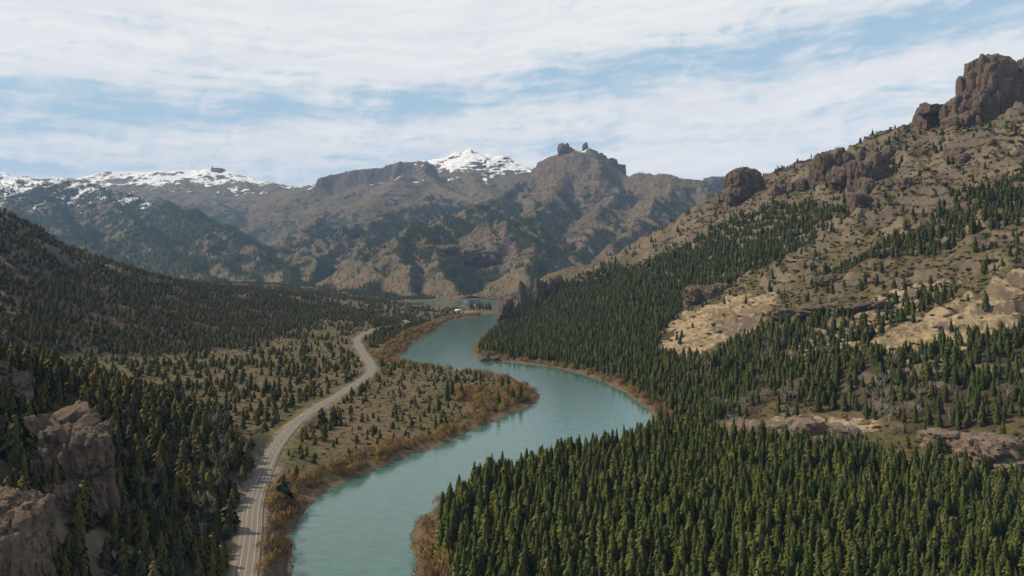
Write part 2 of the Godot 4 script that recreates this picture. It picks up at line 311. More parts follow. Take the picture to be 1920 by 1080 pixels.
# ------------------------------------------------------------------ near terrain: thin plate through surveyed points
const NX0 := -1300.0
const NZ0 := 90.0
const NS := 14.0
const NW := 190
const NH := 176
var near_rows := []
func solve_near() -> void:
	var n := NEAR.size()
	var m := n + 3
	var a := []
	var b := PackedFloat64Array()
	b.resize(m)
	for i in m:
		var r := PackedFloat64Array()
		r.resize(m)
		a.append(r)
	for i in n:
		var xi: float = NEAR[i][0] / 1000.0
		var yi: float = NEAR[i][2] / 1000.0
		var r: PackedFloat64Array = a[i]
		for j in n:
			var dx: float = xi - NEAR[j][0] / 1000.0
			var dy: float = yi - NEAR[j][2] / 1000.0
			var r2 := dx * dx + dy * dy
			r[j] = 0.5 * r2 * log(r2 + 1e-9)
		r[i] += 1e-4
		r[n] = 1.0; r[n + 1] = xi; r[n + 2] = yi
		a[i] = r
		var q0: PackedFloat64Array = a[n]
		q0[i] = 1.0; a[n] = q0
		var q1: PackedFloat64Array = a[n + 1]
		q1[i] = xi; a[n + 1] = q1
		var q2: PackedFloat64Array = a[n + 2]
		q2[i] = yi; a[n + 2] = q2
		b[i] = NEAR[i][1]
	for k in m:
		var best := k
		for i in range(k + 1, m):
			if absf(a[i][k]) > absf(a[best][k]): best = i
		if best != k:
			var t = a[k]; a[k] = a[best]; a[best] = t
			var tb := b[k]; b[k] = b[best]; b[best] = tb
		var pk: PackedFloat64Array = a[k]
		var inv := 1.0 / pk[k]
		for i in range(k + 1, m):
			var pi_: PackedFloat64Array = a[i]
			var f := pi_[k] * inv
			if f == 0.0: continue
			for j in range(k, m):
				pi_[j] -= f * pk[j]
			a[i] = pi_
			b[i] -= f * b[k]
	var w := PackedFloat64Array()
	w.resize(m)
	for k in range(m - 1, -1, -1):
		var s := b[k]
		var pk: PackedFloat64Array = a[k]
		for j in range(k + 1, m): s -= pk[j] * w[j]
		w[k] = s / pk[k]
	var cx := PackedFloat64Array(); var cy := PackedFloat64Array()
	for p in NEAR:
		cx.append(p[0] / 1000.0); cy.append(p[2] / 1000.0)
	near_rows.resize(NH)
	rows(NH, func(i: int):
		var r := PackedFloat32Array()
		r.resize(NW)
		var y := (NZ0 + i * NS) / 1000.0
		for c in NW:
			var x := (NX0 + c * NS) / 1000.0
			var s := w[n] + w[n + 1] * x + w[n + 2] * y
			for k in n:
				var dx := x - cx[k]
				var dy := y - cy[k]
				var r2 := dx * dx + dy * dy + 1e-9
				s += w[k] * 0.5 * r2 * log(r2)
			r[c] = s
		near_rows[i] = r)

func near_base(x: float, d: float) -> float:
	var gx := (x - NX0) / NS
	var gy := (d - NZ0) / NS
	var ix := clampi(roundi(gx), 1, NW - 2)
	var iy := clampi(roundi(gy), 1, NH - 2)
	var fx := clampf(gx - ix, -0.5, 0.5)
	var fy := clampf(gy - iy, -0.5, 0.5)
	var a := 0.5 * (0.5 - fx) * (0.5 - fx)
	var b := 0.75 - fx * fx
	var c := 0.5 * (0.5 + fx) * (0.5 + fx)
	var r0: PackedFloat32Array = near_rows[iy - 1]
	var r1: PackedFloat32Array = near_rows[iy]
	var r2: PackedFloat32Array = near_rows[iy + 1]
	return 0.5 * (0.5 - fy) * (0.5 - fy) * (a * r0[ix - 1] + b * r0[ix] + c * r0[ix + 1]) + (0.75 - fy * fy) * (a * r1[ix - 1] + b * r1[ix] + c * r1[ix + 1]) + 0.5 * (0.5 + fy) * (0.5 + fy) * (a * r2[ix - 1] + b * r2[ix] + c * r2[ix + 1])

# ------------------------------------------------------------------ distance to the river bank (negative in the water) and to the road
const SX0 := -460.0
const SZ0 := 100.0
const SS := 7.0
const SW := 142
const SH := 330
var bank_rows := []
var road_line := PackedVector3Array()       # x, y, d every few metres
func solve_bank() -> void:
	var pts := PackedVector2Array()
	for k in RIVER.size():                    # round the corners of the surveyed bank
		var p0 := river_point(k - 1); var p1 := river_point(k); var p2 := river_point(k + 1); var p3 := river_point(k + 2)
		var steps := 3 if p1.distance_to(p2) > 25.0 else 2
		for s in steps: pts.append(p1.cubic_interpolate(p2, p0, p3, float(s) / steps))
	river_edge = pts
	bank_rows.resize(SH)
	rows(SH, func(i: int):
		var r := PackedFloat32Array()
		r.resize(SW)
		for c in SW:
			var p := Vector2(SX0 + c * SS, SZ0 + i * SS)
			var best := 1e9
			var m := pts.size()
			for k in m:
				var a := pts[k]
				var e := pts[(k + 1) % m] - a
				var q := p - a
				var t := clampf(q.dot(e) / e.length_squared(), 0.0, 1.0)
				best = minf(best, (q - e * t).length_squared())
			r[c] = sqrt(best) * (-1.0 if Geometry2D.is_point_in_polygon(p, pts) else 1.0)
		bank_rows[i] = r)
var river_edge := PackedVector2Array()
func river_point(k: int) -> Vector2:
	var p = RIVER[posmod(k, RIVER.size())]
	return Vector2(p[0], p[1])
func bank(x: float, d: float) -> float:
	var gx := (x - SX0) / SS
	var gy := (d - SZ0) / SS
	if gx < 0.0 or gy < 0.0 or gx > SW - 1.01 or gy > SH - 1.01: return 300.0
	var ix := int(gx)
	var iy := int(gy)
	var r0: PackedFloat32Array = bank_rows[iy]
	var r1: PackedFloat32Array = bank_rows[iy + 1]
	var fx := gx - ix
	return lerpf(lerpf(r0[ix], r0[ix + 1], fx), lerpf(r1[ix], r1[ix + 1], fx), gy - iy)

func solve_road() -> void:
	var c := Curve3D.new()
	for k in ROAD.size():
		var p := Vector3(ROAD[k][0], ROAD[k][1], ROAD[k][2])
		var a = ROAD[maxi(k - 1, 0)]
		var b = ROAD[mini(k + 1, ROAD.size() - 1)]
		var t := Vector3(b[0] - a[0], b[1] - a[1], b[2] - a[2]).normalized()
		var la := Vector3(a[0], a[1], a[2]).distance_to(p) / 3.0
		var lb := Vector3(b[0], b[1], b[2]).distance_to(p) / 3.0
		c.add_point(p, -t * la, t * lb)
	c.bake_interval = 3.0
	road_line = c.get_baked_points()
func road_at(x: float, d: float) -> Vector2:      # distance to the centre line, height of the road there
	if x > -50.0 or x < -270.0 or d > 1720.0: return Vector2(999.0, 0.0)
	var p := Vector2(x, d)
	var best := 1e12
	var y := 8.0
	var k := 0
	var m := road_line.size()
	while k < m:
		var q := road_line[k]
		var dd := (q.x - x) * (q.x - x) + (q.z - d) * (q.z - d)
		if dd < best:
			best = dd; y = q.y
		k += 1 if dd < 900.0 else maxi(1, int((sqrt(dd) - 26.0) / 3.2))
	return Vector2(sqrt(best), y)

func near_height(x: float, d: float) -> float:
	var b := near_base(x, d)
	var s := bank(x, d)
	var hilly := smoothstep(8.0, 45.0, b)
	var h := b + n_hill.get_noise_2d(x, d) * (1.2 + 9.0 * hilly) + n_fine.get_noise_2d(x, d) * (0.5 + 1.1 * hilly)
	if hilly > 0.02: h += n_ridge.get_noise_2d(x, d) * (7.0 + 9.0 * smoothstep(70.0, 160.0, b)) * hilly
	if x > 110.0 and h > 18.0:                       # rock ledges step across the slope
		var q := (h + n_hill.get_noise_2d(x * 0.8 + 800.0, d * 0.8) * 26.0) / 11.0
		var f := q - floorf(q)
		h += smoothstep(0.0, 0.28, n_patch.get_noise_2d(x * 0.6 + 200.0, d * 0.6)) * 0.85 * smoothstep(18.0, 45.0, h) * 11.0 * (smoothstep(0.36, 0.58, f) - f)
	if s < 60.0:
		s += n_fine.get_noise_2d(x * 0.7, d * 0.7) * 3.0
		if s < 0.0: h = maxf(-4.0, s * 0.3)
		else: h = minf(maxf(h, 0.6 + minf(s, 20.0) * 0.05), 0.15 + s * (0.16 + 0.012 * s))
	else: h = maxf(h, 1.5)
	var r := road_at(x, d)
	if r.x < 11.0: h = lerpf(r.y - 0.2, h, smoothstep(4.6, 11.0, r.x))
	return h

# ------------------------------------------------------------------ far mountains: crest lines with slopes falling away on both sides
func ridge_segments(table: Array) -> Array:
	var out := []
	for r in table:
		for k in r[1].size() - 1:
			var a = r[1][k]; var b = r[1][k + 1]
			out.append([float(a[0]), float(a[2]), float(b[0] - a[0]), float(b[2] - a[2]), float(a[1]), float(b[1] - a[1]), float(r[0])])
	var flat := PackedFloat32Array()
	for s in out:
		for v in s: flat.append(v)
	return [flat, out.size()]
func far_height(seg: PackedFloat32Array, count: int, x: float, d: float, floor_y: float, rough: float, strata: float) -> float:
	var wx := n_warp.get_noise_2d(x, d) * 80.0 * rough
	var wd := n_warp.get_noise_2d(x + 3000.0, d) * 80.0 * rough
	var px := x + wx
	var pd := d + wd
	var h := floor_y
	var o := 0
	for k in count:
		var ax := px - seg[o]
		var ad := pd - seg[o + 1]
		var ex := seg[o + 2]
		var ed := seg[o + 3]
		var t := clampf((ax * ex + ad * ed) / (ex * ex + ed * ed), 0.0, 1.0)
		ax -= ex * t; ad -= ed * t
		var top := seg[o + 4] + seg[o + 5] * t
		var y := top - seg[o + 6] * (sqrt(ax * ax + ad * ad + 400.0) - 20.0)
		if y > h - 40.0:
			var u := clampf(0.5 + 0.5 * (y - h) / 30.0, 0.0, 1.0)
			h = lerpf(h, y, u) + 15.0 * u * (1.0 - u)
		o += 7
	var up := smoothstep(0.0, 120.0, h - floor_y)
	h += up * rough * (n_far.get_noise_2d(x, d) * 40.0 + n_far2.get_noise_2d(x, d) * 11.0 + n_gully.get_noise_2d(x, d) * 15.0)
	if strata > 0.0:
		var band := 46.0
		var q := (h + n_warp.get_noise_2d(x * 1.7, d * 1.7) * 60.0) / band
		var f := q - floorf(q)
		var m := smoothstep(0.0, 0.3, n_wide.get_noise_2d(x + 900.0, d)) * strata * up
		h += m * band * (smoothstep(0.38, 0.62, f) - f)
	return h

# ------------------------------------------------------------------ sheets
func sheet(called: String, d0: float, d1: float, nd: int, u0: float, u1: float, nu: int, apex: float, height: Callable, colour: Callable, material: Material) -> MeshInstance3D:
	var hs := []
	hs.resize(nd)
	var power := log(d1 / d0)
	rows(nd, func(i: int):
		var d := d0 * exp(power * i / (nd - 1))
		var r := PackedVector3Array()
		r.resize(nu)
		for j in nu:
			var x := lerpf(u0, u1, float(j) / (nu - 1)) * (d + apex)
			r[j] = Vector3(x, height.call(x, d), -d)
		hs[i] = r)
	var ns := []
	ns.resize(nd)
	var cs := []
	cs.resize(nd)
	rows(nd, func(i: int):
		var r: PackedVector3Array = hs[i]
		var ra: PackedVector3Array = hs[maxi(i - 1, 0)]
		var rb: PackedVector3Array = hs[mini(i + 1, nd - 1)]
		var nr := PackedVector3Array(); nr.resize(nu)
		var cr := PackedColorArray(); cr.resize(nu)
		for j in nu:
			var e := r[mini(j + 1, nu - 1)] - r[maxi(j - 1, 0)]
			var f := ra[j] - rb[j]
			var n := f.cross(e).normalized()
			nr[j] = n
			cr[j] = colour.call(r[j], n)
		ns[i] = nr
		cs[i] = cr)
	var v := PackedVector3Array(); var nn := PackedVector3Array(); var cc := PackedColorArray()
	for i in nd:
		v.append_array(hs[i]); nn.append_array(ns[i]); cc.append_array(cs[i])
	var ix := PackedInt32Array()
	ix.resize((nd - 1) * (nu - 1) * 6)
	var o := 0
	for i in nd - 1:
		for j in nu - 1:
			var k := i * nu + j
			ix[o] = k; ix[o + 1] = k + nu; ix[o + 2] = k + 1
			ix[o + 3] = k + 1; ix[o + 4] = k + nu; ix[o + 5] = k + nu + 1
			o += 6
	var arr := []
	arr.resize(Mesh.ARRAY_MAX)
	arr[Mesh.ARRAY_VERTEX] = v; arr[Mesh.ARRAY_NORMAL] = nn; arr[Mesh.ARRAY_COLOR] = cc; arr[Mesh.ARRAY_INDEX] = ix
	var mesh := ArrayMesh.new()
	mesh.add_surface_from_arrays(Mesh.PRIMITIVE_TRIANGLES, arr)
	mesh.surface_set_material(0, material)
	var o3 := MeshInstance3D.new()
	o3.name = called
	o3.mesh = mesh
	o3.set_meta("kind", "structure")
	add_child(o3)
	return o3

# ------------------------------------------------------------------ materials
func lin(r: float, g: float, b: float) -> Color:
	return Color(r, g, b).linear_to_srgb()
func noise_texture(freq: float, seed_: int, low: Color, high: Color, octaves := 4, size := 512) -> NoiseTexture2D:
	var t := NoiseTexture2D.new()
	t.width = size; t.height = size
	t.seamless = true
	t.generate_mipmaps = false
	var n := make_noise(freq, seed_, octaves)
	t.noise = n
	var g := Gradient.new()
	g.set_color(0, low); g.set_color(1, high)
	t.color_ramp = g
	return t
func relief_texture(freq: float, seed_: int, strength: float, ridged := false) -> NoiseTexture2D:
	var t := NoiseTexture2D.new()
	t.width = 512; t.height = 512
	t.seamless = true
	t.as_normal_map = true
	t.bump_strength = strength
	t.noise = make_noise(freq, seed_, 5, ridged)
	return t
func matter(tex: Texture2D, relief: Texture2D, metres: float, rough := 0.95) -> StandardMaterial3D:
	var m := StandardMaterial3D.new()
	m.vertex_color_use_as_albedo = true
	m.albedo_texture = tex
	m.uv1_triplanar = true
	m.uv1_world_triplanar = true
	m.uv1_scale = Vector3.ONE / metres
	m.roughness = rough
	m.metallic_specular = 0.15
	if relief:
		m.normal_enabled = true
		m.normal_texture = relief
	return m
func plain(c: Color, rough := 0.9, spec := 0.2) -> StandardMaterial3D:
	var m := StandardMaterial3D.new()
	m.albedo_color = c
	m.roughness = rough
	m.metallic_specular = spec
	return m
func tinted(rough := 0.9, back := Color.BLACK) -> StandardMaterial3D:
	var m := StandardMaterial3D.new()
	m.vertex_color_use_as_albedo = true
	m.roughness = rough
	m.metallic_specular = 0.1
	m.cull_mode = BaseMaterial3D.CULL_DISABLED
	if back != Color.BLACK:
		m.backlight_enabled = true
		m.backlight = back
	return m

# ------------------------------------------------------------------ plan areas
var areas := {}
func polygon(table: Array) -> PackedVector2Array:
	var p := PackedVector2Array()
	for q in table: p.append(Vector2(q[0], q[1]))
	return p
func area_box(p: PackedVector2Array) -> Rect2:
	var r := Rect2(p[0], Vector2.ZERO)
	for q in p: r = r.expand(q)
	return r
func inside(key: String, x: float, d: float) -> bool:
	var a = areas[key]
	return a[1].has_point(Vector2(x, d)) and Geometry2D.is_point_in_polygon(Vector2(x, d), a[0])

# ------------------------------------------------------------------ naming
var taken := {}
func numbered(called: String) -> String:
	var k: int = taken.get(called, 0)
	taken[called] = k + 1
	return called if k == 0 else "%s_%03d" % [called, k]
func tag(o: Node, label: String, category: String, group := "") -> void:
	o.set_meta("label", label)
	o.set_meta("category", category)
	if group: o.set_meta("group", group)
func thing(called: String, at: Vector3, turn: float, label: String, category: String, group := "") -> Node3D:
	var o := Node3D.new()
	o.name = numbered(called)
	o.position = at
	o.rotation.y = turn
	tag(o, label, category, group)
	add_child(o)
	return o
func part(parent: Node, called: String, mesh: Mesh, material: Material = null) -> MeshInstance3D:
	var o := MeshInstance3D.new()
	o.name = called
	o.mesh = mesh
	if material: o.material_override = material
	parent.add_child(o, true)
	return o

# ------------------------------------------------------------------ sky
func smooth(a: float, b: float, x: float) -> float:
	return smoothstep(a, b, x)
func sky_image(width: int) -> Image:
	var height := width / 2
	var streak := make_noise(1.0, 31, 5)
	var curl := make_noise(1.0, 32, 3)
	var bytes := PackedByteArray()
	bytes.resize(width * height * 3)
	var made := []
	made.resize(height / 2 + 12)
	rows(height / 2 + 12, func(i: int):
		var r := PackedByteArray()
		r.resize(width * 3)
		var e := PI * 0.5 - PI * (i + 0.5) / height
		var step := 1 if e < 0.46 else 4
		if step == 4 and i % 4 != 0:
			made[i] = null
			return
		var deg := rad_to_deg(e)
		var j := 0
		while j < width:
			var a := float(j) / width * TAU                                # column 0 looks along -Z
			var ca := cos(a)
			var sa := sin(a)
			var w1 := curl.get_noise_3d(ca * 3.0, sa * 3.0, deg * 0.10)
			var w2 := curl.get_noise_3d(ca * 12.0 + 40.0, sa * 12.0, deg * 0.22)
			var line := deg - 5.6 * sa + w1 * 0.9                         # long bands that climb towards the east
			var b := line + w2 * 0.35
			var s1 := streak.get_noise_3d(ca * 1.7, sa * 1.7, line * 0.42 + w2 * 0.12)
			var s2 := streak.get_noise_3d(ca * 5.0 + 70.0, sa * 5.0, line * 1.15 + w2 * 0.5)
			var s3 := streak.get_noise_3d(ca * 26.0 - 70.0 + deg * 0.5, sa * 26.0, line * 1.6 + w2 * 1.6)
			var s4 := streak.get_noise_3d(ca * 9.0 + 20.0 + line * 0.55, sa * 9.0 + line * 0.9, 9.0)   # fall streaks
			var s5 := streak.get_noise_3d(ca * 16.0 + 5.0, sa * 16.0, line * 4.2 + w2 * 1.2)
			var s6 := streak.get_noise_3d((sa * 57.0 - line * 0.9 + w2 * 5.0) * 0.20, ca * 9.0, line * 0.08)   # feathers that rise out of the bands
			var cover := 0.20
			cover += 0.60 * smooth(13.9, 15.6, b) + 0.26 * smooth(15.6, 18.5, b + 2.2 * smooth(0.1, -0.5, sa))
			cover -= (0.55 + 0.40 * sin(b * 0.21)) * smooth(21.0, 27.0, b)          # overhead the bands go on with gaps between them
			cover += 0.62 * smooth(12.9, 10.8, b) * (0.8 + 0.2 * ca)
			cover -= 0.26 * smooth(9.9, 9.0, b) * smooth(7.4, 8.4, b)
			cover += s1 * 0.46 + s2 * 0.34 + s3 * 0.24 + s4 * 0.40 + s5 * 0.26 + s6 * 0.40
			cover -= 0.25 * smooth(0.0, -0.6, sa) * smooth(13.5, 10.5, b) * smooth(5.0, 8.0, b)
			var t := smooth(-0.10, 1.0, cover)
			t = maxf(t, 0.55 * smooth(9.0, 0.0, deg))
			var h := clampf(deg / 40.0, 0.0, 1.0)
			var blue := Color(0.45, 0.61, 0.71).lerp(Color(0.24, 0.40, 0.60), h)
			var white := Color(0.84, 0.83, 0.82).lerp(Color(0.76, 0.76, 0.785), clampf(0.5 + s2 * 1.5, 0.0, 1.0))
			var c := blue.lerp(white, t).linear_to_srgb()
			var cr := int(clampf(c.r, 0, 1) * 255.0 + 0.5)
			var cg := int(clampf(c.g, 0, 1) * 255.0 + 0.5)
			var cb := int(clampf(c.b, 0, 1) * 255.0 + 0.5)
			for q in step:
				var o := (j + q) * 3
				r[o] = cr; r[o + 1] = cg; r[o + 2] = cb
			j += step
		made[i] = r)
	var last: PackedByteArray = made[0]
	var all := PackedByteArray()
	for i in height:
		if i < made.size() and made[i] != null: last = made[i]
		all.append_array(last)
	return Image.create_from_data(width, height, false, Image.FORMAT_RGB8, all)

# ------------------------------------------------------------------ ground colours (linear)
const C_BROWN := Color(0.122, 0.092, 0.055)
const C_OLIVE := Color(0.088, 0.082, 0.036)
const C_STRAW := Color(0.155, 0.122, 0.072)
const C_LITTER := Color(0.055, 0.041, 0.027)
const C_SAND := Color(0.330, 0.258, 0.170)
const C_ROCK := Color(0.135, 0.108, 0.088)
const C_SOIL := Color(0.150, 0.108, 0.076)
const C_GRAVEL := Color(0.200, 0.165, 0.125)
const C_SNOW := Color(0.80, 0.81, 0.83)
func near_colour(p: Vector3, n: Vector3) -> Color:
	var x := p.x
	var d := -p.z
	var n1 := n_patch.get_noise_2d(x, d)
	var n2 := n_fine.get_noise_2d(x * 2.3, d * 2.3)
	var c := C_BROWN.lerp(C_OLIVE, smoothstep(-0.15, 0.25, n1))
	c = c.lerp(C_STRAW, 0.7 * smoothstep(0.0, 0.35, n2))
	if x > 100.0: c = c.lerp(Color(0.080, 0.072, 0.034), 0.7 * smoothstep(-0.2, 0.15, n_fine.get_noise_2d(x * 3.1 + 60.0, d * 3.1) + 0.4 * n1))
	var s := bank(x, d)
	var sandy := false
	if s > 0.0:
		var jx := x + n1 * 26.0 + n2 * 7.0
		var jd := d + n_fine.get_noise_2d(x + 500.0, d) * 26.0
		var woods := false
		for key in (["plant", "slope", "upper", "band"] if x > -50.0 else ["hill", "near", "grove"]):
			if inside(key, jx, jd): woods = true
		if woods: c = c.lerp(C_LITTER, 0.75)
		if x > 90.0:
			for key in ["sand_a", "sand_b", "sand_c", "sand_d", "sand_e"]:
				if inside(key, jx, jd):
					sandy = true
					c = C_SAND.lerp(C_STRAW, smoothstep(-0.1, 0.3, n_fine.get_noise_2d(x * 5.0, d * 5.0) + n1 * 0.7))
	c = c.lerp(C_ROCK.lerp(Color(0.178, 0.148, 0.106), smoothstep(-0.1, 0.3, n1)), smoothstep(0.80, 0.70, n.y + n2 * 0.14 + (0.12 if sandy else 0.0)))
	if s < 14.0:
		c = c.lerp(C_SOIL, smoothstep(8.0, 4.0, s + n2 * 9.0) * (0.75 + 0.5 * n1))
		if s < 0.0: c = Color(0.09, 0.10, 0.08)
	if d > 1540.0: c = c.lerp(C_GRAVEL, smoothstep(44.0, 34.0, Vector2(x + 118.0, d - 1596.0).length() + n2 * 14.0))
	var r := road_at(x, d)
	if r.x < 13.0: c = c.lerp(C_GRAVEL, smoothstep(6.2, 4.2, r.x + n2 * 5.0 + n1 * 4.0))
	return c
func far_forest(x: float, d: float, h: float, slope_x: float, bias: float, top: float) -> float:
	var v := n_wide.get_noise_2d(x, d) * 1.0 + n_patch.get_noise_2d(x * 0.8, d * 0.8) * 0.6 + slope_x * 0.9 + bias
	v -= smoothstep(top - 120.0, top + 60.0, h + n_patch.get_noise_2d(x, d) * 120.0) * 1.6
	return smoothstep(-0.05, 0.22, v)
func far_colour(p: Vector3, n: Vector3, bias: float, top: float, snow: float, rocky: float, tone := 1.0) -> Color:
	var x := p.x
	var d := -p.z
	var n1 := n_wide.get_noise_2d(x * 1.3 + 700.0, d * 1.3)
	var n2 := n_patch.get_noise_2d(x * 0.9, d * 0.9)
	var n3 := n_fine.get_noise_2d(x * 0.6, d * 0.6)
	var c := Color(0.150, 0.110, 0.070).lerp(Color(0.098, 0.084, 0.046), smoothstep(-0.25, 0.3, n1 + n2 * 0.6))
	c = c.lerp(Color(0.165, 0.128, 0.082), smoothstep(0.1, 0.45, n2 + n3 * 0.5) * 0.7)
	var n4 := n_fine.get_noise_2d(x * 1.6 + 40.0, d * 1.6)
	c = c.lerp(Color(0.052, 0.050, 0.028), 0.75 * smoothstep(0.08, 0.3, n4 + 0.35 * n2))
	c = c.lerp(Color(0.036, 0.042, 0.022), 0.92 * far_forest(x, d, p.y, n.x / maxf(n.y, 0.2), bias, top))
	c = c.lerp(Color(0.105, 0.086, 0.076).lerp(Color(0.155, 0.12, 0.096), smoothstep(-0.2, 0.3, n3)), smoothstep(rocky, rocky - 0.10, n.y + n3 * 0.08))
	if snow < 5000.0:
		var k := p.y - snow + n1 * 260.0 + n2 * 170.0 + n3 * 50.0 + (n.y - 0.86) * 420.0 - n.x * 120.0
		c = c.lerp(C_SNOW, smoothstep(-6.0, 14.0, k))
	return c

# ------------------------------------------------------------------ plants
func kite(st: SurfaceTool, a: Vector3, b: Vector3, c: Vector3, d: Vector3, n: Vector3, col: Color) -> void:
	var order := [a, b, c, a, c, d] if (b - a).cross(c - a).dot(n) < 0.0 else [a, c, b, a, d, c]
	for v in order:
		st.set_normal(n); st.set_color(col); st.add_vertex(v)
func tube(st: SurfaceTool, a: Vector3, b: Vector3, ra: float, rb: float, sides: int, col: Color) -> void:
	var axis := (b - a).normalized()
	var u := axis.cross(Vector3(0.31, 0.2, 0.93)).normalized()
	var w := axis.cross(u)
	for k in sides:
		var t0 := TAU * k / sides
		var t1 := TAU * (k + 1) / sides
		var n0 := u * cos(t0) + w * sin(t0)
		var n1 := u * cos(t1) + w * sin(t1)
		var q := [a + n0 * ra, b + n0 * rb, b + n1 * rb, a + n0 * ra, b + n1 * rb, a + n1 * ra]
		var qn := [n0, n0, n1, n0, n1, n1]
		for i in 6:
			st.set_normal(qn[i]); st.set_color(col); st.add_vertex(q[i])
func started() -> SurfaceTool:
	var st := SurfaceTool.new()
	st.begin(Mesh.PRIMITIVE_TRIANGLES)
	return st
# a conifer one metre tall: [crown, trunk, both]
func conifer(seed_: int, radius: float, levels: int, per: int, power: float, base: float, tint: Color, lumpy: float, mat: Material) -> Array:
	var g := RandomNumberGenerator.new()
	g.seed = seed_
	var crown := started()
	var lobe := make_noise(1.0, seed_, 2)
	for i in levels:
		var t := float(i) / levels
		var y := base + (0.985 - base) * t
		var wide := radius * pow(1.0 - t, power) * smoothstep(-0.12, 0.16, t) + 0.006
		var count := maxi(3, int(per * (0.45 + 0.55 * (1.0 - t))))
		for k in count:
			var a := TAU * (k + g.randf()) / count + i * 1.3
			var dir := Vector3(cos(a), 0, sin(a))
			var side := Vector3(-dir.z, 0, dir.x)
			var l := wide * g.randf_range(0.72, 1.18) * (1.0 + lumpy * lobe.get_noise_3d(dir.x, t * 4.0, dir.z))
			var yy := y + g.randf_range(-0.5, 0.5) / levels
			var drop := l * g.randf_range(-0.05, 0.45)
			var w := l * g.randf_range(0.15, 0.27) + 0.008
			var root := Vector3(0, yy + l * 0.25, 0) + dir * l * 0.1
			var tip := Vector3(0, yy - drop, 0) + dir * l
			var mid := Vector3(0, yy + l * 0.12, 0) + dir * l * 0.62
			var n := (dir * 0.75 + Vector3.UP * 0.6 + Vector3(g.randf() - 0.5, g.randf() - 0.5, g.randf() - 0.5) * 0.3).normalized()
			var v := g.randf_range(0.82, 1.16)
			var col := Color(tint.r * v * g.randf_range(0.95, 1.06), tint.g * v, tint.b * v)
			kite(crown, root, mid + side * w, tip, mid - side * w, n, col)
			if levels > 9: kite(crown, root, mid + Vector3.UP * w * 0.8 + side * w * 0.3, tip, mid - Vector3.UP * w * 0.7, (n + side * 0.15).normalized(), col)
	# the inner twigs of the crown
	var rings := 4 if levels > 9 else 2
	var sides := 7 if levels > 9 else 5
	for i in rings:
		for k in sides:
			var q := []
			for e in [[i, k], [i + 1, k], [i + 1, k + 1], [i, k + 1]]:
				var t: float = float(e[0]) / rings
				var r := radius * 0.58 * pow(1.0 - t, power) * (0.85 + 0.3 * absf(sin(e[1] % sides * 2.4 + i)))
				var a: float = TAU * (e[1] % sides) / sides
				q.append(Vector3(cos(a) * r, base + (0.97 - base) * t, sin(a) * r))
			var m: Vector3 = (q[0] + q[3]) * 0.5
			kite(crown, q[0], q[1], q[2], q[3], (Vector3(m.x, 0, m.z).normalized() + Vector3.UP * 0.3).normalized(), tint)
	var trunk := started()
	tube(trunk, Vector3(0, -0.06, 0), Vector3(0, base + 0.35, 0), 0.017, 0.010, 5, Color(0.11, 0.075, 0.05))
	var cm := crown.commit()
	var tm := trunk.commit()
	var both := started()
	both.append_from(cm, 0, Transform3D.IDENTITY)
	both.append_from(tm, 0, Transform3D.IDENTITY)
	var bm := both.commit()
	for m in [cm, tm, bm]: m.surface_set_material(0, mat)
	return [cm, tm, bm]
# a leafless riverside willow one metre tall and wider than that: [twigs, stems]
func willow(seed_: int, tint: Color, mat: Material) -> Array:
	var g := RandomNumberGenerator.new()
	g.seed = seed_
	var twigs := started()
	var stems := started()
	for k in 14:
		var a := g.randf() * TAU
		var lean := g.randf_range(0.1, 0.7)
		var top := Vector3(cos(a) * lean * 0.9, g.randf_range(0.55, 0.8), sin(a) * lean * 0.9)
		tube(stems, Vector3(cos(a) * 0.06, -0.12, sin(a) * 0.06), top * 0.55, 0.02, 0.012, 3, Color(0.16, 0.115, 0.075))
		tube(stems, top * 0.55, top, 0.012, 0.004, 3, Color(0.16, 0.115, 0.075))
	for k in 640:
		var a := g.randf() * TAU
		var up := pow(g.randf(), 0.8)
		var rr := sqrt(1.0 - up * up) * g.randf_range(0.55, 1.0) * 0.72
		var p := Vector3(cos(a) * rr, 0.06 + up * g.randf_range(0.45, 0.85), sin(a) * rr)
		var dir := (Vector3(cos(a) * rr, 0.75, sin(a) * rr) + Vector3(g.randf() - 0.5, g.randf() - 0.3, g.randf() - 0.5) * 0.7).normalized()
		var side := dir.cross(Vector3(g.randf() - 0.5, g.randf() - 0.5, g.randf() - 0.5)).normalized() * g.randf_range(0.006, 0.014)
		var l := g.randf_range(0.12, 0.30)
		var v := g.randf_range(0.6, 1.4)
		var n := (Vector3(p.x, p.y * 0.7, p.z).normalized() + side * 10.0).normalized()
		kite(twigs, p - side * 0.5, p + dir * l * 0.5 + side, p + dir * l, p + dir * l * 0.5 - side, n, Color(tint.r * v, tint.g * v * g.randf_range(0.9, 1.15), tint.b * v))
	var a := twigs.commit()
	var b := stems.commit()
	a.surface_set_material(0, mat); b.surface_set_material(0, mat)
	return [a, b]
func grow(st: SurfaceTool, g: RandomNumberGenerator, from: Vector3, dir: Vector3, l: float, r: float, depth: int, col: Color) -> void:
	var to := from + dir * l
	tube(st, from, to, r, r * 0.62, 4 if depth > 2 else 3, col)
	if depth == 0: return
	for k in (3 if depth > 1 else 4):
		var nd := (dir + Vector3(g.randf() - 0.5, g.randf() * 0.5 - 0.08, g.randf() - 0.5) * 1.5).normalized()
		grow(st, g, from.lerp(to, g.randf_range(0.55, 1.0)), nd, l * g.randf_range(0.55, 0.8), r * 0.55, depth - 1, col)
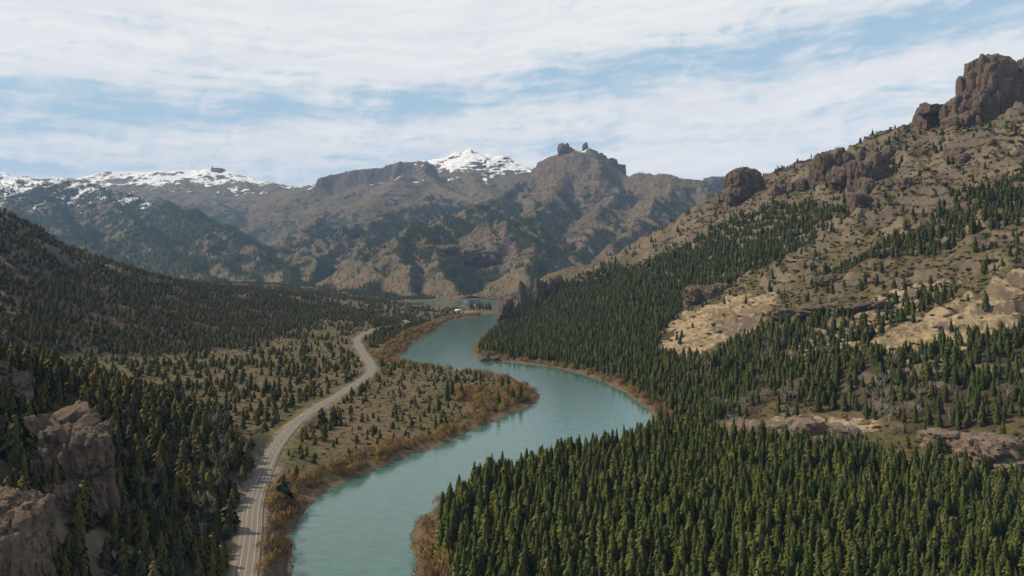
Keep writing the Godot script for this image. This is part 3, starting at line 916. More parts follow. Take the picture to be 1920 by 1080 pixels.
func bare_tree(seed_: int, mat: Material) -> Array:
	var g := RandomNumberGenerator.new()
	g.seed = seed_
	var trunk := started()
	tube(trunk, Vector3(0, -0.05, 0), Vector3(0.01, 0.36, 0), 0.026, 0.018, 5, Color(0.26, 0.225, 0.21))
	var limbs := started()
	for k in 7:
		var a := TAU * k / 7.0 + g.randf()
		var y := 0.16 + 0.03 * k
		grow(limbs, g, Vector3(0, y, 0), Vector3(cos(a) * 0.75, 0.75, sin(a) * 0.75).normalized(), 0.25, 0.011, 3, Color(0.30, 0.26, 0.245))
	var a := trunk.commit()
	var b := limbs.commit()
	a.surface_set_material(0, mat); b.surface_set_material(0, mat)
	return [a, b]
func bush(seed_: int, tint: Color, mat: Material, count := 46) -> ArrayMesh:
	var g := RandomNumberGenerator.new()
	g.seed = seed_
	var st := started()
	for k in count:
		var a := g.randf() * TAU
		var up := g.randf()
		var rr := sqrt(1.0 - up * up)
		var out := Vector3(cos(a) * rr, up * 0.85, sin(a) * rr)
		var p := out * g.randf_range(0.45, 0.85)
		var u := out.cross(Vector3(g.randf() - 0.5, g.randf(), g.randf() - 0.5)).normalized() * g.randf_range(0.16, 0.32)
		var w := (out.cross(u).normalized() + out * 0.8).normalized() * g.randf_range(0.2, 0.36)
		var v := g.randf_range(0.65, 1.35)
		kite(st, p - u - w * 0.3, p + w, p + u - w * 0.2, p - w, (out + u).normalized(), Color(tint.r * v, tint.g * v, tint.b * v))
	var m := st.commit()
	m.surface_set_material(0, mat)
	return m
func mass_node(called: String, label: String, category: String) -> Node3D:
	var o := Node3D.new()
	o.name = numbered(called)
	o.set_meta("kind", "stuff")
	tag(o, label, category)
	add_child(o)
	return o
func many(parent: Node3D, called: String, mesh: Mesh, spots: Array) -> void:
	if spots.is_empty(): return
	var mm := MultiMesh.new()
	mm.transform_format = MultiMesh.TRANSFORM_3D
	mm.use_colors = true
	mm.mesh = mesh
	mm.instance_count = spots.size()
	var buf := PackedFloat32Array()
	buf.resize(spots.size() * 16)
	var o := 0
	for s in spots:                                 # [position, height, width, turn, tint]
		var p: Vector3 = s[0]
		var c: float = cos(s[3]) * s[2]
		var n: float = sin(s[3]) * s[2]
		buf[o] = c; buf[o + 1] = s[1] * 0.05 * sin(p.x * 3.7 + p.z); buf[o + 2] = n; buf[o + 3] = p.x
		buf[o + 4] = 0.0; buf[o + 5] = s[1]; buf[o + 6] = 0.0; buf[o + 7] = p.y
		buf[o + 8] = -n; buf[o + 9] = s[1] * 0.05 * sin(p.z * 2.9 + p.x * 1.3); buf[o + 10] = c; buf[o + 11] = p.z
		var t: Color = s[4]
		buf[o + 12] = t.r; buf[o + 13] = t.g; buf[o + 14] = t.b; buf[o + 15] = 1.0
		o += 16
	mm.buffer = buf
	var mi := MultiMeshInstance3D.new()
	mi.name = called
	mi.multimesh = mm
	mi.set_meta("kind", "stuff")
	parent.add_child(mi, true)
func in_frame(p: Vector3, tall: float) -> bool:
	var d := -p.z
	return d > 120.0 and absf(p.x) / d < 0.705 and (cam_height - p.y - tall * 0.6) / d < 0.42
# a stand of trees: the 300 that show largest as things of their own, the others as one mass
func stand(called: String, label: String, group: String, mass: String, mass_label: String, kinds: Array, spots: Array, most := 300) -> void:
	var near := []
	var rest := []
	for s in spots:
		if in_frame(s[0], s[1]): near.append(s)
		else: rest.append(s)
	near.sort_custom(func(a, b): return a[1] / -a[0].z > b[1] / -b[0].z)
	for k in near.size():
		if k >= most:
			rest.append(near[k])
			continue
		var s: Array = near[k]
		var kind: Array = kinds[k % kinds.size()]
		var t := thing(called, s[0], s[3], label, "tree", group)
		t.scale = Vector3(s[2], s[1], s[2])
		part(t, "crown", kind[0])
		part(t, "trunk", kind[1])
	var split := []
	for k in kinds.size(): split.append([])
	for k in rest.size(): split[k % kinds.size()].append(rest[k])
	if rest.is_empty(): return
	var whole := mass_node(mass, mass_label, "forest")
	for k in kinds.size():
		many(whole, "trees", kinds[k][2], split[k])

# ------------------------------------------------------------------ rocks
func lump(size: Vector3, boxy: float, shift: Vector3, mat: Material, res := 22, tone := 1.0, cutting := 0.85) -> ArrayMesh:
	var lat := res
	var lon := res * 2
	var unit := (size.x + size.y + size.z) / 3.0
	var f := 9.0 / (unit * 0.55)
	var pts := PackedVector3Array()
	var cols := PackedColorArray()
	var g := RandomNumberGenerator.new()
	g.seed = int(absf(shift.x * 7.0 + shift.y * 31.0 + shift.z * 3.0))
	var planes := []                                       # the joints that bound the block
	for e in [Vector3.RIGHT, Vector3.LEFT, Vector3.UP, Vector3.DOWN, Vector3.BACK, Vector3.FORWARD]:
		planes.append([(e + Vector3(g.randf() - 0.5, g.randf() - 0.5, g.randf() - 0.5) * 0.5).normalized(), 1.0])
	for e in 9:
		var v := Vector3(g.randf() - 0.5, (g.randf() - 0.4) * 0.8, g.randf() - 0.5).normalized()
		planes.append([v, g.randf_range(0.98, 1.22)])
	for i in lat + 1:
		var th := PI * i / lat
		for j in lon:
			var ph := TAU * j / lon
			var q := Vector3(sin(th) * cos(ph), cos(th), sin(th) * sin(ph))
			var m := pow(pow(absf(q.x), boxy) + pow(absf(q.y), boxy) + pow(absf(q.z), boxy), 1.0 / boxy)
			var cut := 9.0
			for e in planes:
				var along: float = q.dot(e[0])
				if along > 0.05: cut = minf(cut, e[1] / along)
			var s := q * lerpf(1.0 / m, minf(cut, 1.6), cutting)
			var p := s * size
			var z := p * f + shift
			var cell := n_cell.get_noise_3d(z.x, z.y * 0.30, z.z)
			var crack := smoothstep(-1.0, -0.82, n_crack.get_noise_3d(z.x, z.y * 0.30, z.z))
			var chunk := n_rock.get_noise_3d(z.x * 0.6 + 90.0, z.y * 0.6, z.z * 0.6)
			var grain := n_rock2.get_noise_3d(z.x, z.y, z.z)
			var k := 0.88 + 0.09 * cell + 0.13 * crack + 0.07 * chunk + 0.06 * grain
			p = Vector3(p.x * k, p.y * (0.97 + 0.09 * cell + 0.05 * chunk + 0.05 * grain), p.z * k)
			if boxy == 2.3:
				var thin := 1.0 - 0.62 * (p.y / size.y * 0.5 + 0.5)
				p.x *= thin; p.z *= thin
			pts.append(p)
			var c := Color(0.112, 0.086, 0.068).lerp(Color(0.164, 0.120, 0.086), smoothstep(-0.2, 0.5, n_rock2.get_noise_3d(z.x * 0.3 + 50.0, z.y * 0.5, z.z * 0.3)))
			c = c.lerp(Color(0.080, 0.068, 0.060), 0.6 * smoothstep(0.1, 0.5, n_rock2.get_noise_3d(z.x * 0.8, z.y * 0.2 + 40.0, z.z * 0.8)))
			cols.append(Color(c.r * tone, c.g * tone, c.b * tone))
	var st := started()
	st.set_smooth_group(-1)
	for i in lat:
		for j in lon:
			var a := i * lon + j
			var b := i * lon + (j + 1) % lon
			var c := a + lon
			var d := b + lon
			for k in ([a, d, c] if i == 0 else [a, b, c] if i == lat - 1 else [a, b, c, b, d, c]):
				st.set_color(cols[k]); st.add_vertex(pts[k])
	st.generate_normals()
	var mesh := st.commit()
	mesh.surface_set_material(0, mat)
	return mesh

# ------------------------------------------------------------------ road, rail, car, houses
func ribbon(a: float, b: float, lift: float, from: int, to: int, dash := 0) -> ArrayMesh:
	var st := started()
	for k in range(from, to):
		if dash and (k / dash) % 2: continue
		var q := []
		for i in [k, k + 1]:
			var p := road_line[i]
			var t := road_line[mini(i + 1, road_line.size() - 1)] - road_line[maxi(i - 1, 0)]
			var side := Vector3(t.z, 0, -t.x).normalized()              # towards the river (x, d)
			for w in [a, b]: q.append(Vector3(p.x + side.x * w, p.y + lift, -(p.z + side.z * w)))
		for i in [0, 2, 1, 1, 2, 3]:
			st.set_normal(Vector3.UP); st.add_vertex(q[i])
	return st.commit()
func box(st: SurfaceTool, c: Vector3, s: Vector3, turn := 0.0) -> void:
	var m := BoxMesh.new()
	m.size = s
	st.append_from(m, 0, Transform3D(Basis(Vector3.UP, turn), c))
func box_mesh(c: Vector3, s: Vector3) -> ArrayMesh:
	var st := started()
	box(st, c, s)
	return st.commit()
func road_index(d: float) -> int:
	for k in road_line.size():
		if road_line[k].z >= d: return k
	return road_line.size() - 1
func profile(outline: Array, half: float) -> ArrayMesh:
	var c := PackedVector2Array()
	for q in outline: c.append(Vector2(q[0], q[1]))
	var st := started()
	var tri := Geometry2D.triangulate_polygon(c)
	for s in [-1.0, 1.0]:
		for k in tri.size():
			var v := c[tri[k if s < 0 else tri.size() - 1 - k]]
			st.set_normal(Vector3(0, 0, s)); st.add_vertex(Vector3(v.x, v.y, s * half))
	for k in c.size():
		var a := c[k]
		var b := c[(k + 1) % c.size()]
		var n := Vector3(b.y - a.y, a.x - b.x, 0).normalized()
		if n.dot(Vector3((a.x + b.x) * 0.5, (a.y + b.y) * 0.5 - 0.8, 0)) < 0: n = -n
		for v in [Vector3(a.x, a.y, -half), Vector3(b.x, b.y, -half), Vector3(b.x, b.y, half), Vector3(a.x, a.y, -half), Vector3(b.x, b.y, half), Vector3(a.x, a.y, half)]:
			st.set_normal(n); st.add_vertex(v)
	return st.commit()
func car(at: Vector3, turn: float) -> void:
	var t := thing("car", at, turn, "small white car driving on the valley road", "car")
	t.scale = Vector3.ONE * 0.62
	var white := plain(lin(0.78, 0.78, 0.76), 0.35, 0.5)
	var glass := plain(lin(0.02, 0.025, 0.03), 0.1, 0.5)
	var rubber := plain(lin(0.02, 0.02, 0.02), 0.8)
	part(t, "body", profile([[-2.1, 0.32], [-2.12, 0.75], [-1.95, 0.92], [1.0, 0.95], [2.0, 0.78], [2.12, 0.5], [2.05, 0.3]], 0.86), white)
	part(t, "roof", profile([[-1.1, 1.42], [-0.95, 1.48], [0.2, 1.48], [0.32, 1.42]], 0.70), white)
	part(t, "windows", profile([[-1.85, 0.93], [-1.1, 1.42], [0.32, 1.42], [1.05, 0.94]], 0.74), glass)
	for x in [-1.35, 1.35]:
		for z in [-0.78, 0.78]:
			var c := CylinderMesh.new()
			c.top_radius = 0.32; c.bottom_radius = 0.32; c.height = 0.22; c.radial_segments = 16
			var w := part(t, "wheel", c, rubber)
			w.position = Vector3(x, 0.32, z)
			w.rotation.x = PI / 2
	for z in [-0.6, 0.6]:
		part(t, "headlight", box_mesh(Vector3(2.08, 0.62, z), Vector3(0.08, 0.14, 0.34)), plain(lin(0.7, 0.7, 0.68), 0.2))
		part(t, "tail_light", box_mesh(Vector3(-2.1, 0.72, z), Vector3(0.08, 0.14, 0.3)), plain(lin(0.3, 0.02, 0.02), 0.3))
func house(at: Vector3, turn: float, size: Vector3, wall: Color, roof: Color, label: String) -> void:
	var t := thing("house", at, turn, label, "house", "")
	var w := plain(wall)
	part(t, "wall", box_mesh(Vector3(0, size.y * 0.5 - 0.5, 0), Vector3(size.x, size.y + 1.0, size.z)), w)
	var st := started()
	var hx := size.x * 0.56
	var hz := size.z * 0.62
	var y := size.y
	var top := y + size.z * 0.36
	var a := Vector3(-hx, y, -hz); var b := Vector3(hx, y, -hz); var c := Vector3(hx, y, hz); var d := Vector3(-hx, y, hz)
	var e := Vector3(-hx, top, 0); var f := Vector3(hx, top, 0)
	for v in [a, e, f, a, f, b, d, c, f, d, f, e, a, d, e, b, f, c, a, b, c, a, c, d]: st.add_vertex(v)
	st.generate_normals()
	var r := part(t, "roof", st.commit(), plain(roof, 0.6))
	part(r, "chimney", box_mesh(Vector3(hx * 0.4, top, 0.4), Vector3(0.7, 1.8, 0.7)), w)
	part(t, "door", box_mesh(Vector3(0, 1.0, size.z * 0.5), Vector3(1.0, 2.0, 0.12)), plain(lin(0.12, 0.07, 0.04)))
	for x in [-0.3, 0.3]:
		part(t, "window", box_mesh(Vector3(size.x * x, 1.6, size.z * 0.5), Vector3(1.3, 1.1, 0.12)), plain(lin(0.03, 0.04, 0.05), 0.15, 0.5))

# ------------------------------------------------------------------ scatter
func jitter_grid(box_: Rect2, spacing: float, seed_: int, keep: Callable) -> Array:
	var g := RandomNumberGenerator.new()
	g.seed = seed_
	var out := []
	var y := box_.position.y
	while y < box_.end.y:
		var x := box_.position.x
		while x < box_.end.x:
			var px := x + g.randf_range(-0.48, 0.48) * spacing
			var py := y + g.randf_range(-0.48, 0.48) * spacing
			if keep.call(px, py, g.randf()): out.append(Vector2(px, py))
			x += spacing
		y += spacing
	return out
func planted(plan: Array, seed_: int, low: float, high: float, slim: float, height: Callable, dry := 0.0) -> Array:
	var g := RandomNumberGenerator.new()
	g.seed = seed_
	var out := []
	for p in plan:
		var h: float = height.call(p.x, p.y)
		var tall := g.randf_range(low, high) * (0.85 + 0.3 * g.randf())
		var v := g.randf_range(0.72, 1.25)
		var t := Color(v * g.randf_range(0.92, 1.12), v, v * g.randf_range(0.8, 1.1))
		if g.randf() < dry: t = Color(v * 1.9, v * 1.25, v * 1.0)
		out.append([Vector3(p.x, h - 0.2, -p.y), tall, tall * slim * g.randf_range(0.85, 1.2), g.randf() * TAU, t])
	return out

func _ready() -> void:
	tick = Time.get_ticks_msec()
	# camera: level, lens shifted so that the horizon lies a little above the middle
	var cam := Camera3D.new()
	cam.name = "camera"
	cam.position = Vector3(0, cam_height, 0)
	cam.projection = Camera3D.PROJECTION_FRUSTUM
	cam.near = 1.0
	cam.far = 20000.0
	cam.size = 2.0 * 540.0 / 1371.0
	cam.frustum_offset = Vector2(0, -40.0 / 1371.0)
	cam.current = true
	add_child(cam)
	# sky, haze, exposure
	var env := Environment.new()
	var sky := Sky.new()
	var pano := PanoramaSkyMaterial.new()
	pano.panorama = ImageTexture.create_from_image(sky_image(4096))
	sky.sky_material = pano
	env.background_mode = Environment.BG_SKY
	env.sky = sky
	env.background_energy_multiplier = 0.86
	env.tonemap_mode = Environment.TONE_MAPPER_LINEAR
	env.tonemap_exposure = 1.24
	env.sdfgi_enabled = true
	env.ssao_enabled = true
	env.ssil_enabled = true
	env.fog_enabled = true
	env.fog_density = 0.000042
	env.fog_light_color = Color(0.64, 0.80, 1.0)
	var we := WorldEnvironment.new()
	we.name = "world_environment"
	we.environment = env
	add_child(we)
	# sun: high over the slope to the west, a little ahead
	var sun := DirectionalLight3D.new()
	sun.name = "sun"
	sun.light_energy = 1.6
	sun.light_color = Color(1.0, 0.93, 0.81)
	sun.light_angular_distance = 0.5
	sun.shadow_enabled = true
	add_child(sun)
	sun.look_at_from_position(Vector3(-cos(deg_to_rad(44.0)) * cos(deg_to_rad(10.0)), sin(deg_to_rad(44.0)), -cos(deg_to_rad(44.0)) * sin(deg_to_rad(10.0))), Vector3.ZERO)
	stage("sky")

	# ---- survey
	solve_near(); solve_bank(); solve_road()
	for e in [["plant", F_PLANT], ["slope", F_SLOPE], ["upper", F_UPPER], ["band", F_BAND], ["sand_a", SAND_A], ["sand_b", SAND_B], ["sand_c", SAND_C], ["sand_d", SAND_D], ["sand_e", SAND_E], ["hill", L_UPPER], ["near", L_NEAR], ["young", L_YOUNG], ["grove", L_GROVE], ["meadow", MEADOW]]:
		var p := polygon(e[1])
		areas[e[0]] = [p, area_box(p)]
	stage("survey")

	# ---- ground and mountains
	var earth := matter(noise_texture(0.02, 41, lin(0.45, 0.44, 0.42), lin(1, 1, 1), 5), relief_texture(0.03, 42, 5.0), 46.0)
	var stone := matter(noise_texture(0.015, 43, lin(0.6, 0.6, 0.6), lin(1, 1, 1), 5), relief_texture(0.02, 44, 9.0, true), 14.0)
	var heights := matter(noise_texture(0.02, 45, lin(0.55, 0.54, 0.53), lin(1, 1, 1), 5), relief_texture(0.03, 46, 5.0), 300.0)
	sheet("ground", 118.0, 2450.0, 620, -0.82, 0.82, 640, 130.0, near_height, near_colour, earth)
	stage("ground")
	var sc := ridge_segments(RIDGE_CENTRE)
	var height_centre := func(x: float, d: float) -> float: return far_height(sc[0], sc[1], x, d, 2.0 + maxf(0.0, d - 2400.0) * 0.03, 1.0, 0.9)
	sheet("mountain", 2260.0, 4950.0, 400, -0.40, 0.46, 520, 0.0, height_centre, func(p, n): return far_colour(p, n, 0.14, 560.0, 905.0, 0.72), heights)
	var sf := ridge_segments(RIDGE_FOREST)
	var height_forest := func(x: float, d: float) -> float: return far_height(sf[0], sf[1], x, d, 2.0 + maxf(0.0, d - 2400.0) * 0.03, 1.0, 0.3)
	sheet("wooded_ridge", 2300.0, 5900.0, 320, -0.86, -0.22, 380, 0.0, height_forest, func(p, n): return far_colour(p, n, 0.60, 690.0, 620.0, 0.66), heights)
	var sm := ridge_segments(RIDGE_MASSIF)
	var height_massif := func(x: float, d: float) -> float: return far_height(sm[0], sm[1], x, d, 200.0, 0.6, 0.5)
	sheet("snowy_massif", 4600.0, 7100.0, 300, -0.36, 0.12, 420, 0.0, height_massif, func(p, n): return far_colour(p, n, 0.05, 560.0, 960.0, 0.74), heights)
	var ss := ridge_segments(RIDGE_SNOW)
	var height_snow := func(x: float, d: float) -> float: return far_height(ss[0], ss[1], x, d, 250.0, 0.55, 0.4)
	sheet("snowy_range", 5600.0, 8700.0, 280, -0.86, -0.14, 480, 0.0, height_snow, func(p, n): return far_colour(p, n, 0.1, 760.0, 1005.0, 0.72), heights)
	stage("mountains")

	# ---- water
	var water := StandardMaterial3D.new()
	water.albedo_color = lin(0.040, 0.104, 0.088)
	water.roughness = 0.06
	water.metallic_specular = 0.5
	water.albedo_texture = noise_texture(0.012, 52, lin(0.62, 0.66, 0.66), lin(1, 1, 1), 5)
	water.normal_enabled = true
	water.normal_texture = relief_texture(0.02, 51, 1.2)
	water.normal_scale = 0.8
	water.uv1_triplanar = true
	water.uv1_world_triplanar = true
	water.uv1_scale = Vector3(1.0 / 60.0, 1.0 / 60.0, 1.0 / 26.0)
	var plane := PlaneMesh.new()
	plane.size = Vector2(960, 2330)
	plane.material = water
	var river := MeshInstance3D.new()
	river.name = "river"
	river.mesh = plane
	river.position = Vector3(-10, 0, -1265)
	river.set_meta("kind", "structure")
	add_child(river)

	# ---- road
	var last := road_line.size() - 1
	var road := Node3D.new()
	road.name = "road"
	road.set_meta("kind", "structure")
	add_child(road)
	var asphalt := plain(lin(0.140, 0.126, 0.110), 0.9)
	asphalt.albedo_texture = noise_texture(0.03, 61, lin(0.7, 0.7, 0.7), lin(1, 1, 1))
	asphalt.uv1_triplanar = true
	asphalt.uv1_world_triplanar = true
	asphalt.uv1_scale = Vector3.ONE / 9.0
	var gravel := plain(lin(0.195, 0.165, 0.130), 0.95)
	gravel.albedo_texture = noise_texture(0.05, 62, lin(0.6, 0.6, 0.6), lin(1, 1, 1))
	gravel.uv1_triplanar = true
	gravel.uv1_world_triplanar = true
	gravel.uv1_scale = Vector3.ONE / 12.0
	part(road, "gravel_shoulder", ribbon(-3.8, 3.6, -0.06, 0, last), gravel)
	part(road, "asphalt", ribbon(-2.9, 2.9, 0.0, 0, last), asphalt)
	var line_white := plain(lin(0.40, 0.385, 0.36), 0.7)
	var line_yellow := plain(lin(0.30, 0.23, 0.11), 0.7)
	part(road, "edge_line", ribbon(-1.94, -1.84, 0.012, 0, last), line_white)
	part(road, "edge_line", ribbon(1.84, 1.94, 0.012, 0, last), line_white)
	var split_at := road_index(330.0)
	part(road, "centre_line", ribbon(-0.15, -0.06, 0.012, 0, split_at), line_yellow)
	part(road, "centre_line", ribbon(0.06, 0.15, 0.012, 0, split_at), line_yellow)
	part(road, "centre_line", ribbon(-0.07, 0.07, 0.012, split_at, last, 2), line_white)
	# guard rail on the river side
	var rail_from := road_index(170.0)
	var rail_to := road_index(430.0)
	var steel := plain(lin(0.20, 0.19, 0.18), 0.5, 0.5)
	var p0 := road_line[rail_from]
	var rail := thing("guard_rail", Vector3(p0.x, p0.y, -p0.z), 0.0, "long grey steel guard rail beside the road above the river", "guard rail")
	var beam := started()
	for k in range(rail_from, rail_to + 1):
		var p := road_line[k]
		var t := road_line[k + 1] - road_line[k - 1]
		var side := Vector3(t.z, 0, -t.x).normalized()
		var q := Vector3(p.x + side.x * 3.4, p.y, -(p.z + side.z * 3.4)) - rail.position
		var yaw := atan2(t.x, -t.z)
		if k % 1 == 0: part(rail, "post", box_mesh(Vector3.ZERO, Vector3(0.1, 0.9, 0.12)), steel).position = q + Vector3(0.1, 0.15, 0)
		var p2 := road_line[k + 1]
		var t2 := road_line[mini(k + 2, last)] - road_line[k]
		var s2 := Vector3(t2.z, 0, -t2.x).normalized()
		var q2 := Vector3(p2.x + s2.x * 3.4, p2.y, -(p2.z + s2.z * 3.4)) - rail.position
		for y in [0.36, 0.48]:
			var a := q + Vector3(0, y, 0)
			var b := q2 + Vector3(0, y, 0)
			tube(beam, a, b, 0.07, 0.07, 4, Color.WHITE)
	part(rail, "beam", beam.commit(), steel)
	var ck := road_index(448.0)
	var cp := road_line[ck]
	var ct := road_line[ck + 1] - road_line[ck - 1]
	var cs := Vector3(ct.z, 0, -ct.x).normalized()
	car(Vector3(cp.x - cs.x * 0.95, cp.y + 0.01, -(cp.z - cs.z * 0.95)), atan2(ct.z, ct.x))
	for hs in [[-118.0, 1597.0, 0.4, Vector3(11, 3.2, 7), lin(0.55, 0.52, 0.47), lin(0.55, 0.54, 0.52), "pale house with a light roof on the gravel yard by the river"], [-112.0, 1720.0, -0.3, Vector3(9, 3, 7), lin(0.6, 0.58, 0.54), lin(0.16, 0.13, 0.12), "white house with a dark roof behind the gravel yard"], [-92.0, 1760.0, 0.1, Vector3(7, 3, 6), lin(0.5, 0.47, 0.42), lin(0.4, 0.38, 0.36), "small cabin between the poplars behind the gravel yard"], [-92.0, 2362.0, 0.2, Vector3(13, 4, 8), lin(0.66, 0.65, 0.62), lin(0.5, 0.48, 0.46), "lone white house at the foot of the brown hill"]]:
		house(Vector3(hs[0], near_height(hs[0], hs[1]), -hs[1]), hs[2], hs[3], hs[4], hs[5], hs[6])
	stage("road")

	# ---- rocks
	var rock_n := 0
	for r in ROCKS:
		var b0 = r[2][0]
		var base := Vector3(b0[0], b0[1] - b0[4], -b0[2])
		var t := thing(r[0], base, 0.0, r[1], "rock")
		for b in r[2]:
			rock_n += 1
			var big: bool = b[4] / b[2] > 0.022
			var tone: float = 1.9 if r[0] == "pale_cliff" else 1.3 if r[1].contains("tan ") or r[1].contains("split") else 1.0   # bleached and sandy kinds of rock
			var cutting := 0.3 if r[0] == "rock_dome" else 0.85
			var m := part(t, "rock_block", lump(Vector3(b[3], b[4], b[5]), b[7], Vector3(rock_n * 37.0, rock_n * 11.0, rock_n * 23.0), stone, 34 if big else 18, tone, cutting))
			m.position = Vector3(b[0], b[1], -b[2]) - base
			m.rotation = Vector3(0.0, b[6], sin(rock_n * 2.1) * 0.06)
			for e in (0 if b[2] > 1150.0 else 4 if big else 3):
				var a := rock_n * 1.7 + e * 2.2
				var up := -0.5 + 1.2 * absf(sin(rock_n * 3.3 + e * 1.9))
				var s := 0.26 + 0.2 * absf(sin(rock_n + e * 4.1))
				var o := part(t, "rock_block", lump(Vector3(b[3] * s, b[4] * s * 1.25, b[5] * s), 3.6, Vector3(rock_n * 13.0, e * 71.0, rock_n * 5.0), stone, 20 if big else 10, tone))
				o.position = m.position + Vector3(b[3] * cos(a) * 0.78, b[4] * up * 0.8, b[5] * sin(a) * 0.78)
				o.rotation = Vector3(sin(a) * 0.12, a, cos(a) * 0.1)
	var boulder_shapes := []
	for k in 5: boulder_shapes.append(lump(Vector3(1, 0.8, 0.9), 2.5, Vector3(k * 91.0, k * 17.0, 5.0), stone, 9))
	var bg := RandomNumberGenerator.new()
	bg.seed = 77
	var placed := 0
	while placed < 170:
		var d := bg.randf_range(420.0, 1250.0)
		var x := bg.randf_range(0.15, 0.70) * d
		var y := near_height(x, d)
		if y < 60.0 + d * 0.05 or inside("slope", x, d) or not in_frame(Vector3(x, y, -d), 3.0): continue
		var s := 1.0 + 4.2 * pow(bg.randf(), 2.5)
		var t := thing("boulder", Vector3(x, y, -d), bg.randf() * TAU, "weathered brown boulder lying on the open grassy slope", "rock", "boulders on the grassy slope")
		var m := part(t, "rock_block", boulder_shapes[placed % 5])
		m.scale = Vector3(s, s * bg.randf_range(0.7, 1.3), s)
		for e in (3 if s > 2.0 else 1):
			var m2 := part(t, "rock_block", boulder_shapes[(placed + e + 1) % 5])
			m2.scale = Vector3.ONE * s * bg.randf_range(0.35, 0.65)
			m2.position = Vector3(bg.randf_range(-1.2, 1.2) * s, bg.randf_range(-0.1, 0.3) * s, bg.randf_range(-0.9, 0.9) * s)
			m2.rotation.y = bg.randf() * TAU
		placed += 1
	stage("rocks")

	# ---- plants
	var needles := tinted(0.85, Color(0.12, 0.12, 0.12))
	var twig := tinted(0.9, Color(0.1, 0.1, 0.1))
	var pine_tint := Color(0.066, 0.084, 0.027)
	var pines := []
	var cypresses := []
	for k in 6:
		pines.append(conifer(100 + k, [0.205, 0.185, 0.225, 0.20, 0.17, 0.24][k], [27, 29, 25, 27, 29, 24][k], 13, [0.66, 0.8, 0.55, 0.66, 0.9, 0.5][k], 0.08, [pine_tint, pine_tint * 1.18, pine_tint * 0.82, Color(0.076, 0.088, 0.027), Color(0.058, 0.076, 0.029), Color(0.082, 0.092, 0.029)][k], 0.35, needles))
	for k in 4:
		cypresses.append(conifer(200 + k, 0.27, 22, 13, 0.55, 0.04, [Color(0.100, 0.092, 0.034), Color(0.078, 0.080, 0.033), Color(0.116, 0.100, 0.034), Color(0.064, 0.069, 0.032)][k], 0.7, needles))
	var small := []
	for k in 3: small.append(conifer(300 + k, 0.23, 6, 6, 0.7, 0.04, [Color(0.046, 0.058, 0.026), Color(0.052, 0.060, 0.026), Color(0.040, 0.052, 0.026)][k], 0.4, needles))
	var plan: Array
	# plantation
	plan = jitter_grid(Rect2(-45, 150, 420, 310), 4.1, 1, func(x, d, k): return (inside("plant", x, d) or (d < 328.0 and x > -26.0 + 0.19 * (d - 230.0) and x < d * 0.95)) and bank(x, d) > 7.0 and k < 0.97 - 0.5 * smoothstep(0.28, 0.5, n_patch.get_noise_2d(x * 1.6 + 77.0, d * 1.6)))
	stand("pine_tree", "tall green pine in the dense plantation on the river bend", "plantation pines", "pine_plantation", "dense plantation of tall green pines on the river bend", pines, planted(plan, 2, 9.5, 15.0, 0.88, near_height, 0.004))
	# slope forest
	plan = jitter_grid(Rect2(-50, 360, 720, 1010), 4.9, 3, func(x, d, k):
		if x / d > 0.95 or bank(x, d) < 7.0: return false
		x = minf(x, 0.68 * d)                    # the woods go on past the surveyed edge
		if inside("slope", x, d): return k < 0.90 - 0.55 * smoothstep(0.05, 0.35, n_patch.get_noise_2d(x * 0.7, d * 0.7)) * smoothstep(900.0, 500.0, d)
		if inside("upper", x, d): return k < 0.85
		if inside("band", x, d): return k < 0.6
		for key in ["sand_a", "sand_b", "sand_c", "sand_d"]:
			if inside(key, x, d): return k < 0.015
		if inside("plant", x, d): return false
		return k < 0.04 + 0.25 * smoothstep(0.2, 0.5, n_patch.get_noise_2d(x, d)) * smoothstep(700.0, 560.0, d))
	stand("slope_pine", "green pine in the forest climbing the tan slope", "pines on the slope", "slope_forest", "dark green pine forest climbing the tan slope", pines, planted(plan, 4, 6.5, 12.5, 0.98, near_height, 0.008))
	# wooded hill
	plan = jitter_grid(Rect2(-1150, 130, 1050, 2270), 5.4, 5, func(x, d, k):
		if x / d < -0.80 or bank(x, d) < 25.0 or road_at(x, d).x < 9.0: return false
		if inside("near", x, d) or d < 345.0: return false
		if inside("young", x, d): return k < 0.30 + 0.3 * n_patch.get_noise_2d(x, d)
		if inside("grove", x, d): return k < 0.75
		if d > 1720.0: return bank(x, d) > 40.0 and x < -240.0 and k < 0.34 + 0.9 * n_patch.get_noise_2d(x, d)
		if inside("hill", x, d) or near_base(x, d) > 30.0: return k < 0.74 + 1.3 * n_patch.get_noise_2d(x, d) + 0.7 * n_fine.get_noise_2d(x, d)
		return k < 0.06 + 0.9 * maxf(0.0, n_patch.get_noise_2d(x, d)))
	var hill_spots := planted(plan, 6, 7.0, 12.5, 1.0, near_height, 0.02)
	for s in hill_spots:
		s[1] *= 0.66; s[2] *= 0.70
	plan = jitter_grid(Rect2(-300, 130, 220, 360), 4.9, 25, func(x, d, k): return (inside("near", x, d) or d < 345.0) and x / d > -0.8 and x < -86.0 - 0.27 * (d - 219.0) and road_at(x, d).x > 7.0 and k < 0.86)
	hill_spots.append_array(planted(plan, 26, 5.5, 13.0, 0.95, near_height, 0.02))
	stand("cypress_tree", "olive green cypress on the wooded hill above the road", "cypresses on the wooded hill", "hill_forest", "olive green cypress wood covering the hill above the road", cypresses, hill_spots)
	# meadow between road and river
	plan = jitter_grid(Rect2(-135, 280, 140, 420), 5.5, 7, func(x, d, k): return bank(x, d) > 14.0 and road_at(x, d).x > 7.5 and x > -126.0 and Vector2(x, d).distance_to(Vector2(2, 560)) > 62.0 and k < 0.22 + 0.6 * maxf(0.0, n_patch.get_noise_2d(x * 1.5, d * 1.5)))
